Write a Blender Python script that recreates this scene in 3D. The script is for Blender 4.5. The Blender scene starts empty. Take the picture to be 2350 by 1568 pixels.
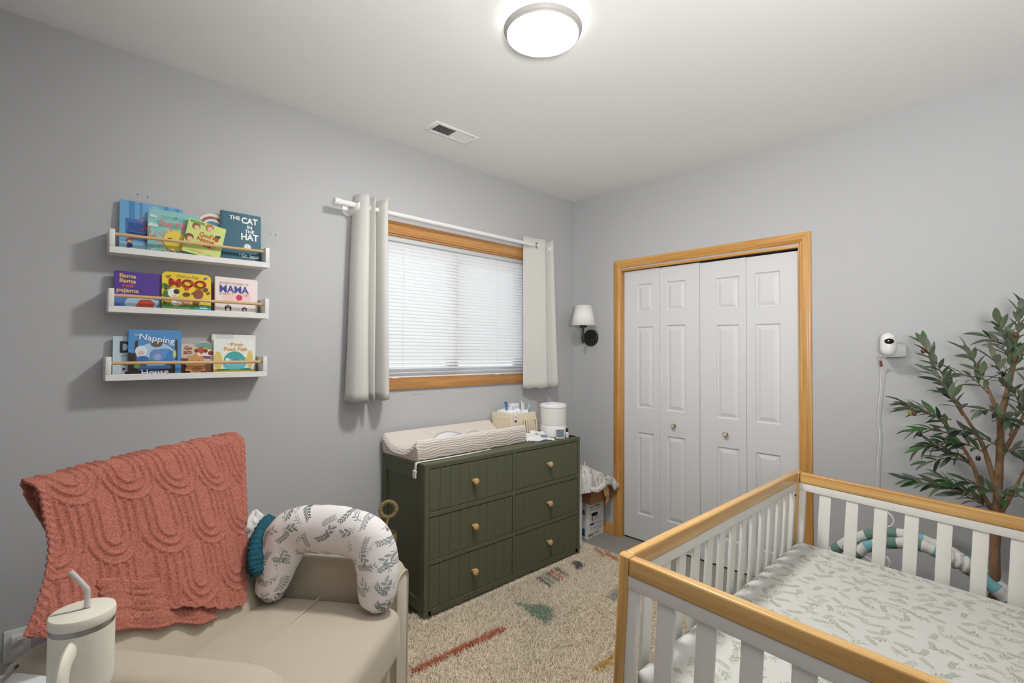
import bpy, bmesh, math, random
import numpy as np
import mathutils
from mathutils import noise as _mn
from mathutils import Vector, Matrix, Euler

random.seed(7)
rng = np.random.default_rng(7)
SC = bpy.context.scene
COL = SC.collection
PI = math.pi

def lin(c):
    c = c / 255.0
    return c / 12.92 if c <= 0.04045 else ((c + 0.055) / 1.055) ** 2.4
def S(r, g, b):
    return (lin(r), lin(g), lin(b), 1.0)

# ------------------------------------------------------------------ camera
cam_data = bpy.data.cameras.new('camera')
cam_data.sensor_fit = 'HORIZONTAL'
cam_data.sensor_width = 36.0
cam_data.lens = 36.0 * 1126.647 / 2350.0
cam_data.clip_start = 0.05
cam = bpy.data.objects.new('camera', cam_data)
COL.objects.link(cam)
yaw, pit, rol = math.radians(46.494), math.radians(1.2534), math.radians(0.3323)
fw = Vector((math.cos(yaw) * math.cos(pit), math.sin(yaw) * math.cos(pit), math.sin(pit)))
rt = Vector((math.sin(yaw), -math.cos(yaw), 0.0))
up = rt.cross(fw)
rt2 = rt * math.cos(rol) + up * math.sin(rol)
up2 = up * math.cos(rol) - rt * math.sin(rol)
m3 = Matrix((rt2, up2, -fw)).transposed()
cam.matrix_world = Matrix.Translation((0, 0, 1.38)) @ m3.to_4x4()
SC.camera = cam

# ------------------------------------------------------------------ exposure
SC.view_settings.view_transform = 'Standard'
SC.view_settings.look = 'None'
SC.view_settings.gamma = 1.0
SC.view_settings.use_curve_mapping = False
SC.view_settings.exposure = 0.36
LAMP = 120.0        # emission of the ceiling lamp diffuser
HALO = 9.0          # emission of the upward glow ring
FILL = 188.0        # power of the added fill spot
SKY = 0.88           # overcast daylight outside the window

# ------------------------------------------------------------------ daylight
world = bpy.data.worlds.new('world')
SC.world = world
world.use_nodes = True
wn = world.node_tree
bg = wn.nodes['Background']
bg.inputs['Color'].default_value = (0.93, 0.97, 1.0, 1.0)
bg.inputs['Strength'].default_value = SKY

# ------------------------------------------------------------------ room dimensions (metres)
XB = 3.1514     # closet wall
YA = 2.5777     # window wall
XC = -0.75      # wall behind the camera, left
YD = -0.75      # wall behind the camera, right
HC = 2.6274     # ceiling height

# the window opening guides the daylight sampling
def portal(name, loc, sx, sy, rot):
    d = bpy.data.lights.new(name, 'AREA'); d.shape = 'RECTANGLE'; d.size = sx; d.size_y = sy
    d.cycles.is_portal = True
    o = bpy.data.objects.new(name, d); COL.objects.link(o); o.location = loc; o.rotation_euler = rot
portal('window_portal', ((1.29 + 2.665) / 2, YA + 0.115, 1.645), 1.375, 0.868, (-math.pi / 2, 0, 0))
# added fill spot beside the camera, brightens ceiling and walls like an assumed flash
fd = bpy.data.lights.new('bounce_fill', 'SPOT')
fd.energy = FILL; fd.spot_size = math.radians(128); fd.spot_blend = 1.0; fd.shadow_soft_size = 0.22
fd.color = (1.0, 0.985, 0.965)
fo = bpy.data.objects.new('bounce_fill', fd); COL.objects.link(fo)
fo.location = (0.05, -0.35, 1.55)
fo.rotation_euler = (Vector((1.20, 0.30, 2.62)) - Vector(fo.location)).to_track_quat('-Z', 'Y').to_euler()

# ------------------------------------------------------------------ materials
def new_mat(name):
    m = bpy.data.materials.new(name)
    m.use_nodes = True
    return m, m.node_tree, m.node_tree.nodes['Principled BSDF']

def link(nt, a, b):
    nt.links.new(a, b)

def coords(nt, scale=(1, 1, 1), rot=(0, 0, 0)):
    tc = nt.nodes.new('ShaderNodeTexCoord')
    mp = nt.nodes.new('ShaderNodeMapping')
    mp.inputs['Scale'].default_value = scale
    mp.inputs['Rotation'].default_value = rot
    link(nt, tc.outputs['Object'], mp.inputs['Vector'])
    return mp.outputs['Vector']

def add_bump(nt, bs, vec, scale, strength, dist=0.002, detail=4.0):
    n = nt.nodes.new('ShaderNodeTexNoise')
    n.inputs['Scale'].default_value = scale
    n.inputs['Detail'].default_value = detail
    link(nt, vec, n.inputs['Vector'])
    b = nt.nodes.new('ShaderNodeBump')
    b.inputs['Strength'].default_value = strength
    b.inputs['Distance'].default_value = dist
    link(nt, n.outputs['Fac'], b.inputs['Height'])
    link(nt, b.outputs['Normal'], bs.inputs['Normal'])
    return n, b

def mat(name, col, rough=0.6, var=0.0, vscale=8.0, bump=0.0, bscale=60.0, bdist=0.002, metal=0.0, sheen=0.0,
        spec=0.5, coat=0.0, trans=0.0, ior=1.45, stretch=(1, 1, 1)):
    m, nt, bs = new_mat(name)
    bs.inputs['Base Color'].default_value = col
    bs.inputs['Roughness'].default_value = rough
    bs.inputs['Metallic'].default_value = metal
    bs.inputs['Specular IOR Level'].default_value = spec
    bs.inputs['Sheen Weight'].default_value = sheen
    bs.inputs['Coat Weight'].default_value = coat
    bs.inputs['Transmission Weight'].default_value = trans
    bs.inputs['IOR'].default_value = ior
    vec = coords(nt, stretch) if (var or bump) else None
    if var:
        n = nt.nodes.new('ShaderNodeTexNoise')
        n.inputs['Scale'].default_value = vscale
        n.inputs['Detail'].default_value = 5.0
        link(nt, vec, n.inputs['Vector'])
        mx = nt.nodes.new('ShaderNodeMix')
        mx.data_type = 'RGBA'
        mx.inputs['A'].default_value = tuple(max(0, c * (1 - var)) for c in col[:3]) + (1,)
        mx.inputs['B'].default_value = tuple(min(1, c * (1 + var)) for c in col[:3]) + (1,)
        link(nt, n.outputs['Fac'], mx.inputs['Factor'])
        link(nt, mx.outputs['Result'], bs.inputs['Base Color'])
    if bump:
        add_bump(nt, bs, vec, bscale, bump, bdist)
    return m

def wood(name, light, dark, axis=0, scale=1.0, rough=0.38, coat=0.25):
    """grain runs along the given object axis"""
    m, nt, bs = new_mat(name)
    sc = [26.0 * scale] * 3
    sc[axis] = 1.3 * scale
    vec = coords(nt, tuple(sc))
    n = nt.nodes.new('ShaderNodeTexNoise')
    n.inputs['Scale'].default_value = 1.0
    n.inputs['Detail'].default_value = 3.0
    n.inputs['Distortion'].default_value = 0.6
    link(nt, vec, n.inputs['Vector'])
    sc2 = [150.0 * scale] * 3
    sc2[axis] = 5.0 * scale
    vec2 = coords(nt, tuple(sc2))
    n2 = nt.nodes.new('ShaderNodeTexNoise')
    n2.inputs['Scale'].default_value = 1.0
    link(nt, vec2, n2.inputs['Vector'])
    mm = nt.nodes.new('ShaderNodeMath'); mm.operation = 'MULTIPLY_ADD'
    mm.inputs[1].default_value = 0.35
    link(nt, n2.outputs['Fac'], mm.inputs[0]); link(nt, n.outputs['Fac'], mm.inputs[2])
    r = nt.nodes.new('ShaderNodeValToRGB')
    r.color_ramp.elements[0].position = 0.48; r.color_ramp.elements[0].color = dark
    r.color_ramp.elements[1].position = 0.80; r.color_ramp.elements[1].color = light
    link(nt, mm.outputs[0], r.inputs['Fac'])
    link(nt, r.outputs['Color'], bs.inputs['Base Color'])
    bs.inputs['Roughness'].default_value = rough
    bs.inputs['Coat Weight'].default_value = coat
    bs.inputs['Coat Roughness'].default_value = 0.25
    return m

def emit(name, col, strength):
    m = bpy.data.materials.new(name)
    m.use_nodes = True
    nt = m.node_tree
    nt.nodes.clear()
    e = nt.nodes.new('ShaderNodeEmission')
    e.inputs['Color'].default_value = col
    e.inputs['Strength'].default_value = strength
    o = nt.nodes.new('ShaderNodeOutputMaterial')
    link(nt, e.outputs[0], o.inputs[0])
    return m

def nmath(nt, op, a, b=None, c=None):
    n = nt.nodes.new('ShaderNodeMath'); n.operation = op
    for i, v in enumerate((a, b, c)):
        if v is None: continue
        if isinstance(v, (int, float)): n.inputs[i].default_value = v
        else: link(nt, v, n.inputs[i])
    return n.outputs[0]

def sprig_layer(nt, vec2, scale, off, leaves, llen, lw, slant, stem_len, rnd=0.35, drop=0.0):
    """mask of printed sprigs: one per Voronoi cell, a stem with slanted leaf pairs"""
    ad = nt.nodes.new('ShaderNodeVectorMath'); ad.operation = 'ADD'
    link(nt, vec2, ad.inputs[0]); ad.inputs[1].default_value = off
    vo = nt.nodes.new('ShaderNodeTexVoronoi')
    vo.voronoi_dimensions = '2D'
    vo.inputs['Scale'].default_value = scale
    vo.inputs['Randomness'].default_value = rnd
    link(nt, ad.outputs[0], vo.inputs['Vector'])
    sb = nt.nodes.new('ShaderNodeVectorMath'); sb.operation = 'SUBTRACT'
    link(nt, ad.outputs[0], sb.inputs[0]); link(nt, vo.outputs['Position'], sb.inputs[1])
    sx0 = nt.nodes.new('ShaderNodeSeparateXYZ'); link(nt, sb.outputs[0], sx0.inputs[0])
    cx = nt.nodes.new('ShaderNodeCombineXYZ')
    link(nt, nmath(nt, 'MULTIPLY', sx0.outputs[0], scale), cx.inputs[0])
    link(nt, nmath(nt, 'MULTIPLY', sx0.outputs[1], scale), cx.inputs[1])
    sc = nt.nodes.new('ShaderNodeSeparateColor'); link(nt, vo.outputs['Color'], sc.inputs[0])
    ro = nt.nodes.new('ShaderNodeVectorRotate'); ro.rotation_type = 'Z_AXIS'
    link(nt, cx.outputs[0], ro.inputs['Vector'])
    link(nt, nmath(nt, 'MULTIPLY', sc.outputs[0], 6.283), ro.inputs['Angle'])
    sx = nt.nodes.new('ShaderNodeSeparateXYZ'); link(nt, ro.outputs[0], sx.inputs[0])
    x, y = sx.outputs[0], sx.outputs[1]
    y = nmath(nt, 'ADD', y, nmath(nt, 'MULTIPLY', nmath(nt, 'MULTIPLY', x, x), 0.35))   # bent stem
    p = nmath(nt, 'ABSOLUTE', y)
    sgn = nmath(nt, 'SIGN', y)
    u = nmath(nt, 'SUBTRACT', x, nmath(nt, 'MULTIPLY', p, slant))
    u = nmath(nt, 'ADD', u, nmath(nt, 'MULTIPLY', sgn, 0.18 / leaves))
    q = nmath(nt, 'ABSOLUTE', nmath(nt, 'SUBTRACT', nmath(nt, 'FRACT', nmath(nt, 'MULTIPLY', u, leaves)), 0.5))
    t = nmath(nt, 'DIVIDE', nmath(nt, 'SUBTRACT', p, 0.012), llen)
    t = nmath(nt, 'MAXIMUM', nmath(nt, 'MINIMUM', t, 1.0), 0.0)
    w = nmath(nt, 'MULTIPLY', nmath(nt, 'SQRT', nmath(nt, 'MULTIPLY', t, nmath(nt, 'SUBTRACT', 1.0, t))), lw)
    leaf = nmath(nt, 'LESS_THAN', q, w)
    inr = nmath(nt, 'LESS_THAN', nmath(nt, 'ABSOLUTE', nmath(nt, 'ADD', u, 0.02)), stem_len)
    leaf = nmath(nt, 'MULTIPLY', leaf, inr)
    stem = nmath(nt, 'MULTIPLY', nmath(nt, 'LESS_THAN', p, 0.011), nmath(nt, 'LESS_THAN', nmath(nt, 'ABSOLUTE', x), stem_len + 0.06))
    keep = nmath(nt, 'GREATER_THAN', sc.outputs[2], drop)
    return nmath(nt, 'MULTIPLY', nmath(nt, 'MAXIMUM', leaf, stem), keep), sc.outputs[1]

def print_mat(name, base, cols, plane, scale, rough=0.85, bump=0.15, bscale=14.0, bdist=0.01):
    """cotton with a sprig print laid flat in the object's plane ('xy' or 'xz')"""
    m, nt, bs = new_mat(name)
    tc = nt.nodes.new('ShaderNodeTexCoord')
    sp = nt.nodes.new('ShaderNodeSeparateXYZ'); link(nt, tc.outputs['Object'], sp.inputs[0])
    cb = nt.nodes.new('ShaderNodeCombineXYZ')
    link(nt, sp.outputs[0], cb.inputs[0])
    link(nt, sp.outputs[1 if plane == 'xy' else 2], cb.inputs[1])
    vec = cb.outputs[0]
    layers = [sprig_layer(nt, vec, scale, (0, 0, 0), 8.0, 0.125, 0.80, 0.75, 0.34, drop=0.06),
              sprig_layer(nt, vec, scale * 0.97, (0.37, 0.21, 0), 4.2, 0.17, 0.70, 0.85, 0.30, drop=0.28),
              sprig_layer(nt, vec, scale * 1.05, (0.81, 0.63, 0), 5.0, 0.12, 0.36, 1.1, 0.26, drop=0.40)]
    prev = None
    for (mask, rnd), col in zip(layers, cols):
        mx = nt.nodes.new('ShaderNodeMix'); mx.data_type = 'RGBA'
        if prev is None: mx.inputs['A'].default_value = base
        else: link(nt, prev, mx.inputs['A'])
        mx.inputs['B'].default_value = col
        fac = nmath(nt, 'MULTIPLY', mask, nmath(nt, 'ADD', nmath(nt, 'MULTIPLY', rnd, 0.4), 0.55))
        link(nt, fac, mx.inputs['Factor'])
        prev = mx.outputs['Result']
    link(nt, prev, bs.inputs['Base Color'])
    bs.inputs['Roughness'].default_value = rough
    bs.inputs['Specular IOR Level'].default_value = 0.2
    add_bump(nt, bs, tc.outputs['Object'], bscale, bump, bdist)
    return m

# ------------------------------------------------------------------ mesh building
class MB:
    def __init__(s):
        s.v = []; s.f = []; s.m = []
    def add(s, verts, faces, mi=0):
        b = len(s.v)
        s.v.extend([tuple(p) for p in verts])
        s.f.extend([tuple(i + b for i in f) for f in faces])
        s.m.extend([mi] * len(faces))
        return s
    def box(s, x0, x1, y0, y1, z0, z1, mi=0):
        v = [(x, y, z) for z in (z0, z1) for y in (y0, y1) for x in (x0, x1)]
        f = [(0, 2, 3, 1), (4, 5, 7, 6), (0, 1, 5, 4), (2, 6, 7, 3), (0, 4, 6, 2), (1, 3, 7, 5)]
        return s.add(v, f, mi)
    def lathe(s, prof, c=(0, 0, 0), axis='z', seg=32, mi=0, cap0=True, cap1=True):
        vs = []; fs = []
        n = len(prof)
        for k in range(seg):
            a = 2 * PI * k / seg
            for r, h in prof:
                p = (r * math.cos(a), r * math.sin(a), h)
                if axis == 'x': p = (p[2], p[0], p[1])
                elif axis == 'y': p = (p[1], p[2], p[0])
                vs.append((p[0] + c[0], p[1] + c[1], p[2] + c[2]))
        for k in range(seg):
            k2 = (k + 1) % seg
            for i in range(n - 1):
                fs.append((k * n + i, k2 * n + i, k2 * n + i + 1, k * n + i + 1))
        if cap0 and prof[0][0] > 1e-6: fs.append(tuple(k * n for k in range(seg))[::-1])
        if cap1 and prof[-1][0] > 1e-6: fs.append(tuple(k * n + n - 1 for k in range(seg)))
        return s.add(vs, fs, mi)
    def tube(s, pts, r, seg=10, mi=0, caps=True, flat=1.0, up=None, closed=False, mis=None):
        P = [Vector(p) for p in pts]
        n = len(P)
        R = list(r) if hasattr(r, '__len__') else [r] * n
        vs = []; fs = []
        prev = None
        for i in range(n):
            if closed: t = (P[(i + 1) % n] - P[i - 1]).normalized()
            else: t = (P[min(i + 1, n - 1)] - P[max(i - 1, 0)]).normalized()
            if up is not None:
                b = t.cross(Vector(up)).normalized(); a = b.cross(t)
            elif prev is None:
                a = t.orthogonal().normalized(); b = t.cross(a)
            else:
                a = (prev - t * prev.dot(t)).normalized(); b = t.cross(a)
            prev = a
            for k in range(seg):
                an = 2 * PI * k / seg
                vs.append(P[i] + b * (R[i] * math.cos(an)) + a * (R[i] * flat * math.sin(an)))
        lim = n if closed else n - 1
        base = len(s.f)
        for i in range(lim):
            j = (i + 1) % n
            for k in range(seg):
                k2 = (k + 1) % seg
                fs.append((i * seg + k, i * seg + k2, j * seg + k2, j * seg + k))
        ncap = 0
        if caps and not closed:
            fs.append(tuple(range(seg))[::-1]); fs.append(tuple((n - 1) * seg + k for k in range(seg))); ncap = 2
        s.add(vs, fs, mi)
        if mis is not None:
            for i in range(lim):
                for k in range(seg): s.m[base + i * seg + k] = mis[i]
        return s
    def grid(s, nu, nv, fn, mi=0, closed_u=False):
        vs = [fn(i / (nu if closed_u else nu - 1), j / (nv - 1)) for i in range(nu) for j in range(nv)]
        fs = []
        for i in range(nu if closed_u else nu - 1):
            i2 = (i + 1) % nu
            for j in range(nv - 1):
                fs.append((i * nv + j, i2 * nv + j, i2 * nv + j + 1, i * nv + j + 1))
        return s.add(vs, fs, mi)
    def prism(s, pts, a0, a1, plane='xz', mi=0):
        """extrude a 2-D outline between a0 and a1 along the third axis"""
        def P(u, v, a):
            return {'xz': (u, a, v), 'xy': (u, v, a), 'yz': (a, u, v)}[plane]
        n = len(pts)
        vs = [P(u, v, a0) for u, v in pts] + [P(u, v, a1) for u, v in pts]
        fs = [tuple(range(n)), tuple(range(2 * n - 1, n - 1, -1))]
        for i in range(n):
            j = (i + 1) % n
            fs.append((i, i + n, j + n, j))
        return s.add(vs, fs, mi)
    def xf(s, M):
        s.v = [tuple(M @ Vector(p)) for p in s.v]
        return s
    def fn(s, g):
        s.v = [tuple(g(*p)) for p in s.v]
        return s
    def build(s, name, mats, parent=None, smooth=True, bevel=0.0, bseg=2, angle=35.0, recalc=True, matrix=None):
        me = bpy.data.meshes.new(name)
        me.from_pydata(s.v, [], s.f)
        if not isinstance(mats, (list, tuple)): mats = [mats]
        for m in mats: me.materials.append(m)
        if len(mats) > 1: me.polygons.foreach_set('material_index', s.m)
        if bevel or recalc:
            bm = bmesh.new(); bm.from_mesh(me)
            if recalc: bmesh.ops.recalc_face_normals(bm, faces=bm.faces)
            if bevel:
                ed = [e for e in bm.edges if len(e.link_faces) == 2 and e.calc_face_angle(0) > 0.5]
                bmesh.ops.bevel(bm, geom=ed, offset=bevel, segments=bseg, profile=0.5, affect='EDGES', clamp_overlap=True)
            bm.to_mesh(me); bm.free()
        if smooth:
            me.polygons.foreach_set('use_smooth', [True] * len(me.polygons))
            me.set_sharp_from_angle(angle=math.radians(angle))
        me.update()
        o = bpy.data.objects.new(name, me)
        COL.objects.link(o)
        if parent is not None: o.parent = parent
        if matrix is not None: o.matrix_local = matrix
        return o

def rbox(x0, x1, y0, y1, z0, z1, r=0.01, seg=3):
    """a box with evenly rounded edges, as a builder"""
    bm = bmesh.new()
    bmesh.ops.create_cube(bm, size=1.0)
    for v in bm.verts:
        v.co = Vector((x0 + (v.co.x + .5) * (x1 - x0), y0 + (v.co.y + .5) * (y1 - y0), z0 + (v.co.z + .5) * (z1 - z0)))
    r = min(r, 0.49 * min(x1 - x0, y1 - y0, z1 - z0))
    bmesh.ops.bevel(bm, geom=list(bm.edges), offset=r, segments=seg, profile=0.5, affect='EDGES')
    bm.verts.index_update()
    mb = MB().add([v.co[:] for v in bm.verts], [[v.index for v in f.verts] for f in bm.faces])
    bm.free()
    return mb

def subdiv(mb, cuts):
    bm = bmesh.new()
    vs = [bm.verts.new(p) for p in mb.v]
    for f in mb.f: bm.faces.new([vs[i] for i in f])
    bmesh.ops.subdivide_edges(bm, edges=list(bm.edges), cuts=cuts, use_grid_fill=True)
    bm.verts.index_update()
    r = MB().add([v.co[:] for v in bm.verts], [[v.index for v in f.verts] for f in bm.faces])
    bm.free()
    return r

def spline(pts, n):
    """Catmull-Rom through the points"""
    P = [np.array(p, float) for p in pts]
    P = [2 * P[0] - P[1]] + P + [2 * P[-1] - P[-2]]
    out = []
    segs = len(P) - 3
    for k in range(n):
        t = k / (n - 1) * segs
        i = min(int(t), segs - 1); u = t - i
        a, b, c, d = P[i:i + 4]
        out.append(tuple(0.5 * (2 * b + (c - a) * u + (2 * a - 5 * b + 4 * c - d) * u * u + (3 * b - a - 3 * c + d) * u ** 3)))
    return out

def tag(o, label=None, cat=None, group=None, kind=None):
    if label: o['label'] = label
    if cat: o['category'] = cat
    if group: o['group'] = group
    if kind: o['kind'] = kind
    return o

def thing(name, label, cat, loc=(0, 0, 0), rotz=0.0, group=None):
    o = bpy.data.objects.new(name, None)
    o.empty_display_size = 0.05
    COL.objects.link(o)
    o.location = loc
    o.rotation_euler = (0, 0, rotz)
    return tag(o, label, cat, group)

def struct(o):
    o['kind'] = 'structure'
    return o

def clone(o, parent, matrix=None, name=None):
    c = o.copy()
    COL.objects.link(c)
    c.parent = parent
    if matrix is not None: c.matrix_local = matrix
    return c

def T(x, y, z): return Matrix.Translation((x, y, z))

def text_verts(txt, height, width=None, bold=0.0, spacing=1.0):
    """mesh of a word in the built-in font, in the xy plane, centred; scaled to the cap height and optionally to a width"""
    cu = bpy.data.curves.new('word', 'FONT')
    cu.body = txt
    cu.size = 1.0
    cu.offset = bold
    cu.space_character = spacing
    cu.resolution_u = 3
    cu.align_x = 'CENTER'
    ob = bpy.data.objects.new('word', cu)
    COL.objects.link(ob)
    dg = bpy.context.evaluated_depsgraph_get()
    me = bpy.data.meshes.new_from_object(ob.evaluated_get(dg))
    v = np.array([p.co[:] for p in me.vertices]) if len(me.vertices) else np.zeros((0, 3))
    f = [tuple(p.vertices) for p in me.polygons]
    bpy.data.objects.remove(ob); bpy.data.curves.remove(cu); bpy.data.meshes.remove(me)
    if len(v) == 0: return [], []
    mn, mxx = v.min(0), v.max(0)
    v = v - (mn + mxx) / 2
    sy = height / (mxx[1] - mn[1])
    sx = (width / (mxx[0] - mn[0])) if width else sy
    v[:, 0] *= sx; v[:, 1] *= sy
    return v, f

def lettering(mb, txt, u, v, h, w=None, bold=0.0, rot=0.0, place=None, mi=0):
    """add a word to a builder; place(u, v) turns face coordinates into 3-D"""
    vv, ff = text_verts(txt, h, w, bold)
    if len(vv) == 0: return
    c, s = math.cos(rot), math.sin(rot)
    mb.add([place(u + p[0] * c - p[1] * s, v + p[0] * s + p[1] * c) for p in vv], ff, mi)
# ------------------------------------------------------------------ palette
M_WALL = mat('wall_paint', S(190, 191, 193), 0.7, bump=0.12, bscale=220, bdist=0.001, spec=0.3)
M_CEIL = mat('ceiling_paint', S(241, 241, 239), 0.85, bump=0.08, bscale=180, bdist=0.001, spec=0.2)
M_CARPET = mat('grey_carpet', S(164, 160, 153), 0.95, var=0.30, vscale=160, bump=0.9, bscale=260, bdist=0.006, spec=0.1)
OAK_L, OAK_D = S(216, 164, 90), S(182, 124, 56)
M_OAKX = wood('oak_grain_x', OAK_L, OAK_D, 0)
M_OAKY = wood('oak_grain_y', OAK_L, OAK_D, 1)
M_OAKZ = wood('oak_grain_z', OAK_L, OAK_D, 2)
M_OAKD = wood('window_oak_grain_x', S(196, 144, 86), S(164, 112, 58), 0)
M_OAKDZ = wood('window_oak_grain_z', S(196, 144, 86), S(164, 112, 58), 2)
PINE_L, PINE_D = S(222, 180, 114), S(190, 140, 76)
M_PINEX = wood('pine_grain_x', PINE_L, PINE_D, 0, 0.9, 0.35, 0.3)
M_PINEY = wood('pine_grain_y', PINE_L, PINE_D, 1, 0.9, 0.35, 0.3)
M_PINEZ = wood('pine_grain_z', PINE_L, PINE_D, 2, 0.9, 0.35, 0.3)
M_DOOR = mat('door_white', S(218, 219, 220), 0.45, spec=0.4)
M_WHITE = mat('white_paint', S(232, 231, 228), 0.42, spec=0.4)
M_PLASTIC = mat('white_plastic', S(232, 232, 230), 0.35)
M_BLACK = mat('black_metal', S(38, 37, 35), 0.45)
M_DARK = mat('dark_gap', S(30, 26, 24), 0.9)
M_CHROME = mat('brushed_steel', S(190, 188, 186), 0.28, metal=1.0)
M_BRASS = mat('aged_brass', S(150, 130, 92), 0.3, metal=1.0)

# ------------------------------------------------------------------ room shell
TW = 0.12
struct(MB().box(XC - TW, XB + 0.8, YD - TW, YA + TW, -0.1, 0.0).build('floor', M_CARPET, smooth=False))
struct(MB().box(XC - TW, XB + 0.8, YD - TW, YA + TW, HC, HC + 0.1).build('ceiling', M_CEIL, smooth=False))
WX0, WX1, WZ0, WZ1 = 1.290, 2.665, 1.210, 2.078      # window opening
wa = MB()
wa.box(XC - TW, WX0, YA, YA + TW, 0, HC).box(WX1, XB + TW, YA, YA + TW, 0, HC)
wa.box(WX0, WX1, YA, YA + TW, 0, WZ0).box(WX0, WX1, YA, YA + TW, WZ1, HC)
W_A = struct(wa.build('wall_window', M_WALL, smooth=False))
DY0, DY1, DZ1 = 0.905, 2.129, 2.010                   # closet opening
wb = MB()
wb.box(XB, XB + TW, DY1, YA, 0, HC).box(XB, XB + TW, YD - TW, DY0, 0, HC).box(XB, XB + TW, DY0, DY1, DZ1, HC)
W_B = struct(wb.build('wall_closet', M_WALL, smooth=False))
cl = MB()
cl.box(XB + 0.72, XB + 0.8, DY0 - 0.3, YA, 0, HC).box(XB + TW, XB + 0.72, DY0 - 0.38, DY0 - 0.3, 0, HC)
cl.box(XB + TW, XB + 0.72, YA, YA + TW, 0, HC)
struct(cl.build('wall_closet_inside', M_WALL, smooth=False))
struct(MB().box(XC - TW, XC, YD - TW, YA, 0, HC).build('wall_left', M_WALL, smooth=False))
struct(MB().box(XC, XB, YD - TW, YD, 0, HC).build('wall_right', M_WALL, smooth=False))
# small nail holes left in the paint above and beside the book ledges
for (nx, nz) in ((0.268, 2.035), (0.302, 2.031), (0.793, 1.957), (0.818, 1.956)):
    MB().lathe([(0.0022, 0), (0.0022, 0.0012)], (nx, YA - 0.0012, nz), 'y', 8).build('nail_hole', M_DARK, W_A)
# old pencil scuff under the sill
MB().tube([(1.62, YA - 0.0004, 1.118), (1.66, YA - 0.0004, 1.117), (1.69, YA - 0.0004, 1.121)], 0.0009, 6).build('scuff', mat('scuff_grey', S(140, 140, 140), 0.8), W_A)

def casing_profile(w, t):
    """cross-section of a colonial casing: (across, proud)"""
    return [(0, 0), (0, t * .55), (w * .10, t * .72), (w * .22, t * .78), (w * .34, t * .95), (w * .62, t), (w * .80, t * .80),
            (w * .86, t * .62), (w * .92, t * .70), (w, t * .5), (w, 0)]

# ---- closet trim: head and two sides, mitred
trim = bpy.data.objects.new('trim_1', None); COL.objects.link(trim); struct(trim)
tw_, tt = 0.058, 0.017
def mitre_casing(y0, y1, z0, z1, outer, w, t, xb, sides):
    prof = casing_profile(w, t)
    out = {}
    n = len(prof)
    def strip(A, B):
        vs = [A(*p) for p in prof] + [B(*p) for p in prof]
        fs = [(i, i + 1, n + i + 1, n + i) for i in range(n - 1)]
        fs += [tuple(range(n))[::-1], tuple(range(n, 2 * n))]
        return MB().add(vs, fs)
    return strip
st = mitre_casing(0, 0, 0, 0, 0, tw_, tt, XB, 0)
# u runs from the outer edge (0) towards the opening (w)
yl, yr, zt = DY1 + tw_ - 0.004, DY0 - tw_ + 0.004 - 0.003, DZ1 + tw_ + 0.012
st(lambda u, d: (XB - d, yl - u, 0.0), lambda u, d: (XB - d, yl - u, zt - u)).build('side_casing', M_OAKZ, trim, angle=20)
st(lambda u, d: (XB - d, yr + u, 0.0), lambda u, d: (XB - d, yr + u, zt - u)).build('side_casing', M_OAKZ, trim, angle=20)
st(lambda u, d: (XB - d, yl - u, zt - u), lambda u, d: (XB - d, yr + u, zt - u)).build('head_casing', M_OAKY, trim, angle=20)
MB().box(XB - 0.004, XB + 0.10, DY1 - 0.012, DY1 + 0.0, 0, DZ1).build('jamb', M_OAKZ, trim, smooth=False)
MB().box(XB - 0.004, XB + 0.10, DY0, DY0 + 0.010, 0, DZ1).build('jamb', M_OAKZ, trim, smooth=False)
MB().box(XB - 0.004, XB + 0.028, DY0 + 0.010, DY1 - 0.012, DZ1 - 0.012, DZ1 + 0.002).build('head_jamb', M_OAKY, trim, smooth=False)
MB().box(XB + 0.035, XB + 0.065, DY0 + 0.012, DY1 - 0.014, DZ1 - 0.006, DZ1 - 0.001).build('track', M_CHROME, trim, smooth=False)

# ---- bifold closet doors: four hinged leaves, three raised panels each
door = bpy.data.objects.new('door_1', None); COL.objects.link(door); struct(door)
LEAVES = [(2.1135, 1.8195, 1.994), (1.8175, 1.5225, 1.992), (1.5195, 1.2205, 1.986), (1.2185, 0.9175, 1.984)]
PAN = [[(2.0035, 1.873, 1.678, 1.888), (2.0035, 1.871, 0.976, 1.573), (2.000, 1.866, 0.199, 0.797)],
       [(1.766, 1.623, 1.678, 1.886), (1.765, 1.623, 0.973, 1.577), (1.764, 1.625, 0.201, 0.797)],
       [(1.412, 1.265, 1.666, 1.874), (1.410, 1.264, 0.959, 1.565), (1.408, 1.266, 0.185, 0.776)],
       [(1.169, 1.023, 1.664, 1.880), (1.166, 1.023, 0.956, 1.563), (1.167, 1.026, 0.180, 0.774)]]
XD = XB + 0.030
def leaf_face(y1, y0, zt, pans):
    """front skin of a leaf with rectangular holes where the panels sit"""
    mb = MB()
    z = 0.014
    ya, yb = pans[0][0], pans[0][1]
    for p in pans[::-1]:
        mb.box(XD, XD + 0.02, y0, y1, z, p[2])           # rail below the panel
        mb.box(XD, XD + 0.02, p[0], y1, p[2], p[3])      # stiles
        mb.box(XD, XD + 0.02, y0, p[1], p[2], p[3])
        z = p[3]
    mb.box(XD, XD + 0.02, y0, y1, z, zt)
    mb.box(XD + 0.02, XD + 0.032, y0, y1, 0.014, zt)
    return mb
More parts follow.
